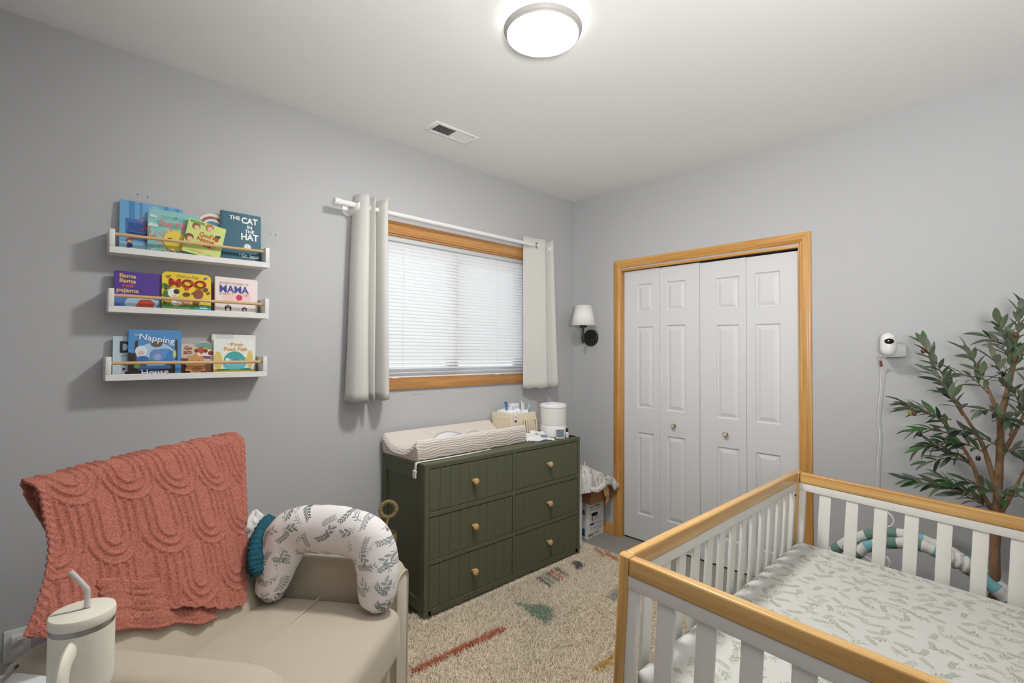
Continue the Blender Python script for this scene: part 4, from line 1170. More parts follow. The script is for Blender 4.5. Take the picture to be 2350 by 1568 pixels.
book('lime green storybook leaning tilted, children faces and orange title, on the top ledge', 0.4145, zt(.42, 0) + 0.031, 0.146, 0.150, 0.008, 0.0735, (206, 222, 130),
     art=[((112, 166, 82), [(0.006, 0.134), (0.064, 0.134), (0.060, 0.146), (0.006, 0.147)])] + faces + [((196, 50, 40), circle(0.118, 0.090, 0.008, 0.012)), ((40, 60, 50), [(0.108, 0.096), (0.130, 0.098), (0.130, 0.110), (0.110, 0.106)]), ((226, 196, 120), circle(0.066, 0.018, 0.013, 0.008))],
     words=[("God's", 0.080, 0.094, 0.021, 0.060, (206, 92, 42), 0.04, 0), ('Name', 0.078, 0.072, 0.019, 0.066, (206, 92, 42), 0.05, 0), ('for', 0.058, 0.053, 0.011, 0.018, (206, 92, 42), 0.02, 0), ('Me', 0.088, 0.049, 0.017, 0.030, (206, 92, 42), 0.05, 0), ('written', 0.034, 0.014, 0.005, 0.034, (190, 140, 60), 0.01, 0), ('illustrated', 0.110, 0.010, 0.005, 0.034, (190, 140, 60), 0.01, 0)],
     roll=10.5, lean=2)
book('pink storybook mostly hidden behind the tilted lime green book', 0.425, zt(.43, 0), 0.085, 0.206, 0.006, 0.0255, (214, 168, 190), lean=1.5)
def ann(cx, cy, r0, r1): return circle(cx, cy, r1, n=30, a0=-.2, a1=PI + .2) + circle(cx, cy, r0, n=30, a0=-.2, a1=PI + .2)[::-1]
book('round-topped storybook with brown arch and blue window behind the teal title book', 0.480, zt(.48, 0), 0.118, 0.225, 0.006, 0.034, (226, 222, 220),
     art=[((156, 92, 58), ann(0.059, 0.155, 0.042, 0.054)), ((72, 128, 176), circle(0.059, 0.150, 0.037)), ((170, 200, 220), circle(0.045, 0.168, 0.008, 0.006))],
     outline=[(0.0, 0.0), (0.118, 0.0)] + circle(0.059, 0.163, 0.059, n=24, a0=0, a1=PI), lean=2)
book('deep teal hardcover storybook with bold white title standing last on the top ledge', 0.5665, zt(.57, 0), 0.171, 0.242, 0.012, 0.058, (22, 92, 112),
     art=[((12, 74, 94), [(0.0, 0.0), (0.010, 0.0), (0.010, 0.242), (0.0, 0.242)]), ((236, 236, 232), circle(0.112, 0.084, 0.0155, n=26)), ((22, 92, 112), circle(0.112, 0.084, 0.0125, n=26)), ((236, 236, 232), circle(0.112, 0.084, 0.0115, n=26)), ((22, 92, 112), [(0.1112, 0.084), (0.1132, 0.084), (0.1132, 0.093), (0.1112, 0.093)])],
     words=[('THE', 0.058, 0.2160, 0.018, 0.043, (240, 240, 238), 0.06, 0), ('CAT', 0.121, 0.2100, 0.030, 0.070, (240, 240, 238), 0.07, 0), ('IN', 0.121, 0.1800, 0.016, 0.022, (240, 240, 238), 0.06, 0), ('THE', 0.121, 0.1590, 0.016, 0.040, (240, 240, 238), 0.06, 0), ('HAT', 0.122, 0.1330, 0.031, 0.074, (240, 240, 238), 0.07, 0), ('BY', 0.082, 0.0460, 0.008, 0.012, (240, 240, 238), 0.02, 0), ('Dr. Seuss', 0.125, 0.0420, 0.018, 0.070, (240, 240, 238), 0.05, 0)])

# ---- middle ledge
book('purple storybook with yellow and red lowercase title on the middle ledge', 0.194, zt(.2, 1), 0.155, 0.160, 0.012, 0.052, (84, 52, 150),
     art=[((92, 130, 196), [(0.0, 0.0), (0.155, 0.0), (0.155, 0.060), (0.0, 0.062)]), ((50, 90, 170), [(0.0, 0.0), (0.06, 0.0), (0.02, 0.022), (0.0, 0.024)]), ((176, 206, 230), [(0.04, 0.012), (0.14, 0.010), (0.148, 0.045), (0.10, 0.058), (0.045, 0.052), (0.033, 0.03)]), ((206, 78, 52), [(0.068, 0.014), (0.126, 0.012), (0.136, 0.034), (0.118, 0.050), (0.084, 0.046)]), ((196, 60, 100), [(0.052, 0.004), (0.10, 0.004), (0.10, 0.012), (0.052, 0.012)]), ((150, 110, 200), [(0.022, 0.064), (0.068, 0.062), (0.068, 0.066), (0.022, 0.068)])],
     words=[('llama', 0.044, 0.142, 0.017, 0.054, (232, 196, 110), 0.06, -2), ('llama', 0.044, 0.121, 0.017, 0.054, (232, 196, 110), 0.06, -2), ('red', 0.044, 0.102, 0.016, 0.034, (226, 84, 80), 0.06, -2), ('pajama', 0.044, 0.079, 0.021, 0.072, (232, 196, 110), 0.06, -2)])
def cow(u, v, s, c1, c2): return [(c1, circle(u, v, s)), (c2, circle(u + s * .55, v + s * .35, s * .55)), ((236, 190, 180), circle(u + .2 * s, v - s * .6, s * .42, s * .3))]
leafs = []
for k in range(26):
    leafs.append(([(66, 120, 50), (96, 150, 60), (50, 96, 44)][k % 3], circle(random.uniform(.004, .026), random.uniform(.03, .125), random.uniform(.004, .008), n=8)))
book('bright yellow rounded board book with big red title and farm animals', 0.351, zt(.36, 1), 0.181, 0.174, 0.020, 0.062, (240, 210, 48),
     art=leafs + [((84, 142, 62), [(0.0, 0.012), (0.012, 0.0), (0.17, 0.0), (0.181, 0.012), (0.181, 0.030), (0.12, 0.038), (0.05, 0.030), (0.0, 0.036)])]
     + cow(0.040, 0.082, 0.020, (240, 240, 236), (40, 36, 34)) + cow(0.050, 0.045, 0.018, (240, 240, 236), (180, 190, 190)) + [((96, 64, 40), circle(0.088, 0.080, 0.013, 0.009)), ((226, 150, 130), circle(0.088, 0.048, 0.014)), ((140, 78, 44), circle(0.133, 0.085, 0.018, 0.022)), ((140, 78, 44), [(0.108, 0.082), (0.128, 0.088), (0.128, 0.100), (0.108, 0.090)]), ((150, 84, 48), circle(0.124, 0.045, 0.012)), ((206, 60, 40), circle(0.090, 0.108, 0.009)), ((100, 66, 40), circle(0.160, 0.106, 0.009)), ((120, 84, 50), circle(0.170, 0.092, 0.006)), ((206, 170, 60), circle(0.018, 0.05, 0.012)),
        ((150, 100, 40), [(0.013, 0.160), (0.020, 0.154), (0.030, 0.162), (0.028, 0.150), (0.018, 0.148)]), ((66, 130, 190), circle(0.160, 0.158, 0.006, 0.005)), ((50, 160, 160), [(0.112, 0.0), (0.17, 0.0), (0.179, 0.010), (0.179, 0.034), (0.140, 0.038), (0.122, 0.026)]), ((214, 234, 230), [(0.138, 0.027), (0.164, 0.027), (0.164, 0.030), (0.138, 0.030)]), ((214, 234, 230), [(0.136, 0.020), (0.166, 0.020), (0.166, 0.024), (0.136, 0.024)]), ((214, 234, 230), [(0.134, 0.008), (0.164, 0.008), (0.164, 0.012), (0.134, 0.012)])],
     words=[('Peek-a-Flap', 0.094, 0.157, 0.012, 0.080, (120, 120, 60), 0.01, -1), ('MOO', 0.094, 0.128, 0.036, 0.138, (170, 40, 28), 0.075, 0), ('MOO', 0.094, 0.128, 0.033, 0.133, (222, 70, 42), 0.035, 0), ('Written by', 0.066, 0.018, 0.004, 0.06, (236, 236, 226), 0.0, 0)],
     rad=0.020)
book('maroon storybook edge showing between the yellow and white books', 0.500, zt(.5, 1), 0.047, 0.142, 0.012, 0.0335, (108, 58, 52), lean=2)
book('grey storybook edge lying low behind the yellow board book', 0.476, zt(.48, 1), 0.075, 0.112, 0.012, 0.0195, (150, 146, 140), lean=0.5)
pen = []
for u, v, s in ((0.052, 0.030, 0.014), (0.120, 0.028, 0.010)):
    pen += [((46, 44, 46), circle(u, v, s, s * 1.2)), ((238, 234, 234), circle(u, v - s * .5, s * .55, s * .7)), ((238, 238, 236), circle(u - s * .3, v + s * .75, s * .2)), ((238, 238, 236), circle(u + s * .3, v + s * .75, s * .2))]
book('white and pink board book with blue capital title and magenta dot', 0.549, zt(.55, 1), 0.168, 0.173, 0.016, 0.058, (240, 226, 222),
     art=[((240, 208, 202), circle(0.09, 0.085, 0.060, 0.045)), ((240, 232, 230), [(0.004, 0.002), (0.164, 0.002), (0.164, 0.055), (0.004, 0.055)]), ((206, 44, 96), circle(0.098, 0.082, 0.0135, n=26))] + pen,
     words=[('EVERYTHING IS', 0.078, 0.146, 0.010, 0.116, (190, 150, 160), 0.0, 0), ('MAMA', 0.078, 0.119, 0.034, 0.120, (54, 74, 156), 0.04, 0), ('JIMMY F', 0.045, 0.094, 0.010, 0.058, (196, 150, 160), 0.0, 0), ('ON', 0.126, 0.094, 0.010, 0.020, (196, 150, 160), 0.0, 0)])
book('white storybook peeking out behind the white and pink board book', 0.566, zt(.57, 1), 0.166, 0.172, 0.010, 0.034, (232, 230, 226), art=[((70, 140, 140), [(0.15, 0.002), (0.164, 0.002), (0.164, 0.02), (0.15, 0.016)])], lean=2)

# ---- lowest ledge
book('pale blue board book with dark capital letter half hidden on the lowest ledge', 0.196, zt(.2, 2), 0.150, 0.164, 0.014, 0.036, (196, 214, 224),
     art=[((236, 238, 236), circle(0.045, 0.024, 0.022)), ((46, 46, 50), circle(0.036, 0.030, 0.005)), ((46, 46, 50), circle(0.046, 0.014, 0.006)), ((60, 56, 56), circle(0.040, 0.052, 0.004, 0.008))],
     words=[('D', 0.040, 0.120, 0.048, 0.036, (36, 42, 60), 0.08, 0), ('JIMMY', 0.043, 0.083, 0.010, 0.040, (120, 150, 168), 0.0, 0)], lean=2)
bl = [((52, 40, 34), [(0.0, 0.0), (0.181, 0.0), (0.181, 0.045), (0.0, 0.100)]), ((82, 146, 206), [(0.160, 0.0), (0.181, 0.0), (0.181, 0.19), (0.0, 0.19), (0.0, 0.115), (0.02, 0.105), (0.16, 0.05)]),
      ((70, 56, 50), [(0.018, 0.060), (0.030, 0.055), (0.032, 0.15), (0.022, 0.145)]), ((70, 60, 56), [(0.155, 0.070), (0.168, 0.065), (0.168, 0.152), (0.160, 0.156)]), ((176, 204, 232), circle(0.092, 0.090, 0.066, 0.050)), ((92, 150, 206), circle(0.120, 0.082, 0.040, 0.034)), ((226, 232, 240), circle(0.042, 0.104, 0.020, 0.022)), ((216, 190, 180), circle(0.042, 0.096, 0.012, 0.010)), ((60, 110, 180), circle(0.048, 0.070, 0.022, 0.014)), ((110, 140, 200), circle(0.092, 0.086, 0.022, 0.026)), ((150, 170, 214), circle(0.097, 0.080, 0.013, 0.014)), ((96, 92, 88), circle(0.094, 0.134, 0.020, 0.013)), ((88, 84, 80), circle(0.106, 0.142, 0.009, 0.008)), ((70, 150, 120), circle(0.073, 0.062, 0.010, 0.012)), ((66, 130, 200), [(0.11, 0.05), (0.15, 0.055), (0.158, 0.10), (0.14, 0.11)]), ((190, 214, 120), circle(0.157, 0.092, 0.006, 0.018)), ((120, 160, 80), circle(0.030, 0.040, 0.012, 0.009)), ((72, 120, 180), [(0.03, 0.024), (0.15, 0.030), (0.14, 0.045), (0.04, 0.044)]), ((92, 140, 196), [(0.06, 0.0), (0.12, 0.0), (0.10, 0.022), (0.07, 0.022)])]
book('blue storybook with curly white title above a sleepy bed scene, tallest on lowest ledge', 0.243, zt(.25, 2), 0.181, 0.193, 0.016, 0.062, (86, 152, 212), art=bl,
     words=[('The', 0.028, 0.170, 0.010, 0.022, (236, 240, 244), 0.01, 0), ('Napping', 0.096, 0.152, 0.032, 0.122, (240, 244, 248), 0.025, -9), ('House', 0.090, 0.016, 0.026, 0.092, (240, 240, 240), 0.03, 3)])
book('small cream board book with maroon title behind the tan paper cutout', 0.4275, zt(.43, 2), 0.122, 0.148, 0.012, 0.036, (216, 200, 176),
     art=[((116, 80, 60), [(0.0, 0.0), (0.122, 0.0), (0.122, 0.055), (0.0, 0.075)]), ((120, 160, 180), circle(0.088, 0.128, 0.030, 0.016)), ((130, 170, 96), circle(0.09, 0.118, 0.030, 0.010)), ((236, 228, 206), circle(0.086, 0.095, 0.036, 0.022)), ((160, 60, 44), circle(0.058, 0.106, 0.009)), ((196, 84, 70), circle(0.076, 0.108, 0.010, 0.016)), ((150, 70, 50), circle(0.092, 0.106, 0.009)), ((130, 60, 44), circle(0.112, 0.096, 0.010)), ((120, 90, 150), [(0.078, 0.072), (0.114, 0.070), (0.114, 0.082), (0.078, 0.084)])],
     words=[('Go', 0.026, 0.118, 0.016, 0.028, (150, 48, 66), 0.05, 0), ('am', 0.024, 0.098, 0.013, 0.030, (150, 48, 66), 0.05, 0)], outline=[(0, 0), (0.122, 0), (0.122, 0.130)] + circle(0.088, 0.118, 0.034, 0.032, 14, 0.3, PI) + [(0.04, 0.136), (0.0, 0.136)], lean=2)
bump = []
for k in range(60):
    a = 2 * PI * k / 60
    r = 0.040 + 0.006 * math.sin(9 * a)
    bump.append((0.045 + r * math.cos(a) * 0.95, 0.046 + r * math.sin(a) * 1.08))
ginger = book('tan scalloped cutout card standing behind the rail of the lowest ledge', 0.431, zt(.44, 2), 0.09, 0.095, 0.005, 0.072, (206, 152, 96),
     art=[((150, 100, 60), circle(0.050, 0.024, 0.020, 0.010)), ((90, 60, 40), circle(0.030, 0.060, 0.003)), ((90, 60, 40), circle(0.058, 0.062, 0.003)), ((176, 124, 72), circle(0.022, 0.05, 0.009, 0.003))], outline=[(u, v) for u, v in bump], lean=3, cat='card')
ginger.name = 'paper_cutout'
book('plain white storybook standing tall behind the cream and yellow book', 0.545, zt(.55, 2), 0.184, 0.182, 0.010, 0.026, (226, 226, 222), art=[((206, 208, 206), [(0.02, 0.0), (0.09, 0.0), (0.09, 0.182), (0.02, 0.182)])], lean=1.0)
book('cream and yellow board book with orange title and teal blob on lowest ledge', 0.549, zt(.55, 2), 0.170, 0.162, 0.016, 0.050, (232, 236, 232),
     art=[((240, 206, 40), [(0.0, 0.0), (0.170, 0.0), (0.170, 0.020), (0.09, 0.016), (0.0, 0.024)]), ((222, 200, 110), circle(0.018, 0.062, 0.017, 0.042)), ((222, 200, 110), circle(0.150, 0.068, 0.013, 0.042)), ((206, 196, 120), circle(0.13, 0.06, 0.01, 0.02)),
          ((58, 150, 130), [(0.006, 0.016), (0.160, 0.018), (0.148, 0.026), (0.02, 0.024)]), ((72, 168, 160), circle(0.085, 0.062, 0.044, 0.042)), ((110, 190, 206), circle(0.085, 0.045, 0.048, 0.028)), ((236, 240, 240), circle(0.056, 0.060, 0.010, 0.014)), ((90, 140, 190), circle(0.09, 0.062, 0.016, 0.012))],
     words=[('THE', 0.060, 0.137, 0.004, 0.010, (216, 150, 50), 0.02, 0), ('Pout-', 0.098, 0.137, 0.015, 0.056, (222, 150, 44), 0.04, 0), ('Pout Fish', 0.090, 0.115, 0.017, 0.096, (222, 150, 44), 0.04, 0)])
# ------------------------------------------------------------------ cream nursery armchair, facing the crib
M_CREAM = mat('cream_upholstery', S(190, 180, 162), 0.92, var=0.05, vscale=5, bump=0.3, bscale=420, bdist=0.0015, spec=0.15, sheen=0.25)
CA = math.radians(-52.0)
CO = Vector((0.55, 1.65, 0.0))
CM = T(*CO) @ Matrix.Rotation(CA, 4, 'Z')
ch = thing('nursery_armchair', 'cream upholstered nursery armchair in the corner under the book ledges', 'armchair', CO, CA)
# local x: forward (seat front is +x), local y: from the near arm (-) to the wall-side arm (+)
def cushion(x0, x1, y0, y1, z0, z1, dome, r, n=(26, 30)):
    """rounded cushion: superellipse footprint, domed top"""
    mb = MB()
    cx, cy = (x0 + x1) / 2, (y0 + y1) / 2
    hx_, hy_ = (x1 - x0) / 2, (y1 - y0) / 2
    nu = 72
    rows = []
    def ring(sx, z, drop=0.0):
        rr = []
        for k in range(nu):
            a = 2 * PI * k / nu
            c, s = math.cos(a), math.sin(a)
            e = 0.22
            rr.append((cx + (hx_ + sx) * math.copysign(abs(c) ** e, c), cy + (hy_ + sx) * math.copysign(abs(s) ** e, s), z))
        return rr
    zz = []
    m = 7
    for i in range(m + 1):
        a = -PI / 2 + (PI / 2) * i / m
        zz.append((-r * (1 - math.cos(a)), z0 + r * (1 + math.sin(a))))
    for i in range(m + 1):
        a = (PI / 2) * i / m
        zz.append((-r * (1 - math.cos(a)), z1 - r * (1 - math.sin(a))))
    for k in range(1, 9):
        zz.append((-r - (min(hx_, hy_) - r - 0.004) * k / 8, z1 + dome * math.sin(PI / 2 * k / 8)))
    rings = []
    for off, z in zz:
        if off < -r - 1e-6:
            f = 1 - (-off - r) / (min(hx_, hy_) - r)
            rings.append([(cx + (p[0] - cx) * 1.0, cy + (p[1] - cy), z) for p in [
                (cx + (hx_ - r) * f * math.copysign(abs(math.cos(2 * PI * k / nu)) ** .22, math.cos(2 * PI * k / nu)), cy + (hy_ - r) * f * math.copysign(abs(math.sin(2 * PI * k / nu)) ** .22, math.sin(2 * PI * k / nu)), z) for k in range(nu)]])
        else: rings.append(ring(off, z))
    vs = [p for r_ in rings for p in r_]
    fs = [(i * nu + k, i * nu + (k + 1) % nu, (i + 1) * nu + (k + 1) % nu, (i + 1) * nu + k) for i in range(len(rings) - 1) for k in range(nu)]
    fs.append(tuple(range(nu))[::-1]); fs.append(tuple((len(rings) - 1) * nu + k for k in range(nu)))
    return mb.add(vs, fs)
cushion(-0.235, 0.318, -0.318, 0.288, 0.285, 0.462, 0.010, 0.045).build('seat_cushion', M_CREAM, ch, angle=80)
MB().tube([(-0.010, -0.300, 0.4705), (-0.008, 0.0, 0.4735), (-0.006, 0.270, 0.4705)], 0.0026, 8, flat=0.6).build('seat_seam', M_CREAM, ch)
rbox(-0.44, 0.255, -0.445, 0.415, 0.085, 0.285, 0.02, 3).build('seat_base', M_CREAM, ch)
# arms: padded, rolled over at the front
def arm(y0, y1, zt, lean, x0=-0.415, x1=0.272):
    mb = MB()
    n = 40
    prof = []
    cy, hy_ = (y0 + y1) / 2, (y1 - y0) / 2
    ns = 34
    xs = [x0 + (x1 - x0) * i / (ns - 1) for i in range(ns)]
    def zc(x):
        d = max(0.0, (x - (x1 - 0.13)) / 0.13)
        return zt - 0.055 * d ** 2.6
    sec = []
    for k in range(25):
        a = PI * k / 24
        c, s = math.cos(a), math.sin(a)
        sec.append((hy_ * math.copysign(abs(c) ** 0.55, c), 0.055 * (abs(s) ** 0.7)))
    rings = []
    for x in xs:
        e = min(1, (x1 - x) / 0.022) if x1 - x < 0.022 else 1
        sh = 1 - 0.12 * (1 - e) ** 2
        z_ = zc(x)
        r = [(x, cy + (hy_) * sh, 0.09)] + [(x, cy + p * sh + lean * (z_ - 0.055 + q) , z_ - 0.055 + q * sh) for p, q in sec] + [(x, cy - hy_ * sh, 0.09)]
        rings.append(r)
    m = len(rings[0])
    vs = [p for r in rings for p in r]
    fs = [(i * m + k, i * m + k + 1, (i + 1) * m + k + 1, (i + 1) * m + k) for i in range(ns - 1) for k in range(m - 1)]
    fs.append(tuple(range(m))); fs.append(tuple((ns - 1) * m + k for k in range(m))[::-1])
    fs += [(i * m, (i + 1) * m, (i + 1) * m + m - 1, i * m + m - 1) for i in range(ns - 1)]
    mb.add(vs, fs)
    return mb, [(x1 + 0.001, p[1], p[2]) for p in rings[-1]]
a1, w1 = arm(-0.452, -0.322, 0.622, 0.0)
a1.build('armrest', M_CREAM, ch, angle=60)
MB().tube(w1, 0.0042, 8).build('welt', M_CREAM, ch)
a2, w2 = arm(0.294, 0.418, 0.600, 0.0, x1=0.275)
a2.build('armrest', M_CREAM, ch, angle=60)
MB().tube(w2, 0.0042, 8).build('welt', M_CREAM, ch)
def interp(z, tab):
    if z <= tab[0][0]: return tab[0][1]
    for (a, va), (b, vb) in zip(tab, tab[1:]):
        if z <= b: return va + (vb - va) * (z - a) / (b - a)
    return tab[-1][1]
YL = [(0.50, -0.50), (0.726, -0.492), (0.755, -0.474), (0.825, -0.434), (0.883, -0.408), (0.906, -0.402), (1.03, -0.388)]
YR = [(0.50, 0.124), (0.60, 0.184), (0.732, 0.246), (0.877, 0.306), (1.03, 0.372)]
# back: padded slab leaning back, slightly rounded shoulders
bk = rbox(-0.07, 0.0, -0.345, 0.36, 0.0, 0.590, 0.030, 5)
bk = subdiv(bk, 1)
def lean_back(x, y, z):
    zz = 0.43 + z
    sh = 1.0 - 0.06 * max(0, (z - 0.4) / 0.2) ** 2
    k = (y + 0.345) / 0.705
    yr = min(0.34, interp(zz, YR) - 0.035)
    yr = yr + max(0.0, 0.285 - yr) * max(0.0, min(1.0, (0.70 - zz) / 0.10))
    y = -0.345 + (yr + 0.345) * k
    return (-0.224 - 0.21 * (zz - 0.5) / 0.53 + x, y * sh, zz)
bk.fn(lean_back).build('backrest', M_CREAM, ch, angle=80)
rbox(-0.475, -0.36, -0.375, 0.36, 0.10, 0.600, 0.03, 4).fn(lambda x, y, z: (x - 0.02 * z, y, z)).build('back_frame', M_CREAM, ch, angle=80)
for (lx_, ly_) in ((-0.40, -0.40), (-0.40, 0.37), (0.21, -0.40), (0.21, 0.37)):
    MB().lathe([(0.020, 0.0), (0.026, 0.086)], (lx_, ly_, 0), 'z', 16).build('leg', mat('leg_wood', S(96, 66, 44), 0.4), ch)

# ------------------------------------------------------------------ coral throw over the chair back, sculpted U-shaped ridges
M_CORAL, nt, bs = new_mat('coral_plush')
vec = coords(nt)
bs.inputs['Roughness'].default_value = 1.0
bs.inputs['Specular IOR Level'].default_value = 0.05
bs.inputs['Sheen Weight'].default_value = 0.35
bs.inputs['Sheen Tint'].default_value = S(220, 160, 142)
n1 = nt.nodes.new('ShaderNodeTexNoise'); n1.inputs['Scale'].default_value = 190; n1.inputs['Detail'].default_value = 4
link(nt, vec, n1.inputs['Vector'])
rp = nt.nodes.new('ShaderNodeValToRGB')
rp.color_ramp.elements[0].position = 0.30; rp.color_ramp.elements[0].color = S(158, 92, 78)
rp.color_ramp.elements[1].position = 0.62; rp.color_ramp.elements[1].color = S(198, 128, 112)
link(nt, n1.outputs['Fac'], rp.inputs['Fac']); link(nt, rp.outputs['Color'], bs.inputs['Base Color'])
n2 = nt.nodes.new('ShaderNodeTexNoise'); n2.inputs['Scale'].default_value = 330; n2.inputs['Detail'].default_value = 3
link(nt, vec, n2.inputs['Vector'])
b_ = nt.nodes.new('ShaderNodeBump'); b_.inputs['Strength'].default_value = 0.9; b_.inputs['Distance'].default_value = 0.004
link(nt, n2.outputs['Fac'], b_.inputs['Height']); link(nt, b_.outputs['Normal'], bs.inputs['Normal'])

TW_, RH, RR = 0.166, 0.165, 0.086      # column pitch, row pitch, outer radius of a U
def ridge(u, v):
    """height of the sculpted pile at (across, up)"""
    best = None
    k0 = int(math.floor(v / RH)) + 2
    for row in range(k0, k0 - 6, -1):
        cy = row * RH
        offx = 0.5 * TW_ * (row % 2)
        cx = (math.floor((u - offx) / TW_ + 0.5)) * TW_ + offx
        d = math.hypot(u - cx, v - cy) if v < cy else abs(u - cx)
        if d <= RR:
            best = d; break
    if best is None: return 0.0
    h = 0.0
    for r0 in (0.080, 0.055, 0.030):
        h = max(h, 1 - abs(best - r0) / 0.0065)
    return max(0.0, h) ** 0.7
def blanket_point(u, v, off=0.0):
    """u across 0..1 (near edge to wall edge); v 0 = hem at front, 1 = tucked down behind the back"""
    zb = 0.722 + (0.505 - 0.722) * (u ** 0.9) - 0.012 * math.sin(u * 9)
    ztop = 1.038 + 0.006 * math.sin(3 * u) 
    fv = v / 0.80
    if fv <= 1:
        z = zb + (ztop - zb) * fv
        x = -0.200 - 0.21 * (z - 0.5) / 0.53
        y0, y1 = interp(z, YL), interp(z, YR)
        nrm = (0.93, 0.0, 0.37)
        curl = max(0.0, (fv - 0.93) / 0.07)
        x -= 0.020 * curl ** 2
    else:
        t = (v - 0.80) / 0.20
        z = ztop - 0.20 * max(0, t - 0.22) + 0.004 * math.sin(min(1, t / .3) * PI)
        x = -0.200 - 0.21 * (ztop - 0.5) / 0.53 - 0.020 - 0.060 * min(1, t / 0.30)
        y0, y1 = interp(1.03, YL) + 0.10 * max(0, t - 0.1), interp(1.03, YR)
        nrm = (0.2, 0, 1) if t < 0.4 else (-1, 0, 0.1)
    y = y0 + (y1 - y0) * u
    # soft hanging folds, strongest low on the near side
    low = max(0.0, 1 - fv) if fv <= 1 else 0.0
    x += 0.012 * math.exp(-((u - 0.56 + 0.25 * fv) / 0.07) ** 2) * min(1, max(0, 1.05 - fv)) - 0.012 * math.exp(-((u - 0.30 + 0.10 * fv) / 0.09) ** 2) * min(1, max(0, 1.05 - fv))
    x += 0.014 * low ** 0.6 * math.sin(11.0 * u + 1.6 * fv) * (1 - 0.5 * u) + 0.012 * low * math.sin(23 * u + 4 * fv) * (1 - u)
    x -= 0.020 * max(0, 0.10 - u) / 0.10 * low
    ed = min(u, 1 - u)
    z += 0.003 * math.sin(70 * u) * (1 if fv < 0.02 else 0)
    uu = y * 1.0 + 0.03; vv = (z if fv <= 1 else ztop + (v - .8) * 0.6)
    uu += 0.05 * (fv if fv <= 1 else 1.0) * (uu)          # slight fan
    h = ridge(uu + 0.04 * math.sin(5 * vv), vv + 0.45 * uu * 0.42) * 0.0075
    if ed < 0.028 or fv < 0.03: h = 0.006 * (0.8 + 0.2 * math.sin(160 * (u + v)))
    h += off
    return (x + nrm[0] * h, y + nrm[1] * h, z + nrm[2] * h)
thr = thing('throw_blanket', 'coral plush throw blanket with raised U-shaped ridges over the armchair back', 'blanket', CO, CA)
NU, NV = 330, 250
bm2 = MB().grid(NU, NV, lambda u, v: blanket_point(u, v))
o = bm2.build('blanket_front', M_CORAL, thr, recalc=False, angle=180)
q = o.modifiers.new('thickness', 'SOLIDIFY'); q.thickness = 0.007; q.offset = -1
def fold(u, v):
    y = -0.318 + 0.315 * u
    zb = 0.642 - 0.135 * u + 0.004 * math.sin(14 * u)
    zt_ = zb + 0.13
    z = zb + (zt_ - zb) * v
    x = -0.206 - 0.21 * (z - 0.5) / 0.53 + 0.006 * math.sin(18 * u) + 0.006 * math.sin(60 * v) * 0.3
    return (x, y + 0.004 * math.sin(40 * v), z)
o = MB().grid(60, 24, fold).build('folded_layer', M_CORAL, thr, recalc=False, angle=180)
q = o.modifiers.new('thickness', 'SOLIDIFY'); q.thickness = 0.010; q.offset = 0

# ------------------------------------------------------------------ U-shaped nursing pillow leaning on the far arm
M_PILLOW = print_mat('pillow_print', S(228, 224, 222), [S(96, 108, 112), S(120, 128, 130), S(104, 118, 126)], 'xz', 13.5, bump=0.25, bscale=16, bdist=0.012)
PB = Vector((0.033, 0.205, 0.474))
wp_ = CM @ PB
pil = thing('nursing_pillow', 'white U-shaped nursing pillow with grey leaf print standing on the armchair seat', 'pillow', wp_, CA)
cl_ = [(-0.172, 0.475), (-0.168, 0.50), (-0.160, 0.56), (-0.152, 0.62), (-0.136, 0.675), (-0.095, 0.712), (-0.035, 0.722), (0.03, 0.722), (0.100, 0.720), (0.168, 0.704), (0.214, 0.658), (0.236, 0.598), (0.240, 0.54), (0.239, 0.49), (0.237, 0.468)]
rd = [0.012, 0.050, 0.066, 0.076, 0.083, 0.085, 0.086, 0.086, 0.085, 0.084, 0.081, 0.077, 0.068, 0.050, 0.010]
cc = spline([(a, b, r) for (a, b), r in zip(cl_, rd)], 64)
pts = []; rads = []
for a, b, r in cc:
    yy = (0.190 + (b - 0.47) * 0.26) - PB.y
    pts.append((a - PB.x, yy, b - PB.z)); rads.append(max(0.004, r))
mbp = MB().tube(pts, rads, 30, flat=0.80, up=(0, 1, 0))
def wrinkle(x, y, z):
    n = mathutils.noise.noise(Vector((x * 26, y * 14, z * 26))) * 0.0032 + mathutils.noise.noise(Vector((x * 9, y * 9, z * 9))) * 0.006
    d = Vector((x, y - 0.05, z - 0.12)); d.normalize()
    return (x + d.x * n, y + n * -0.6, z + d.z * n)
mbp.fn(wrinkle).build('cover', M_PILLOW, pil, angle=180)
MB().tube([(p[0] * 1.0, p[1] + 0.004, p[2] + r * 0.985) if 14 < i < 50 else (p[0] + (r * .985 if i >= 50 else -r * .985), p[1] + 0.004, p[2]) for i, (p, r) in enumerate(zip(pts, rads)) if 16 < i < 46], 0.0025, 6).build('piping', M_PILLOW, pil)

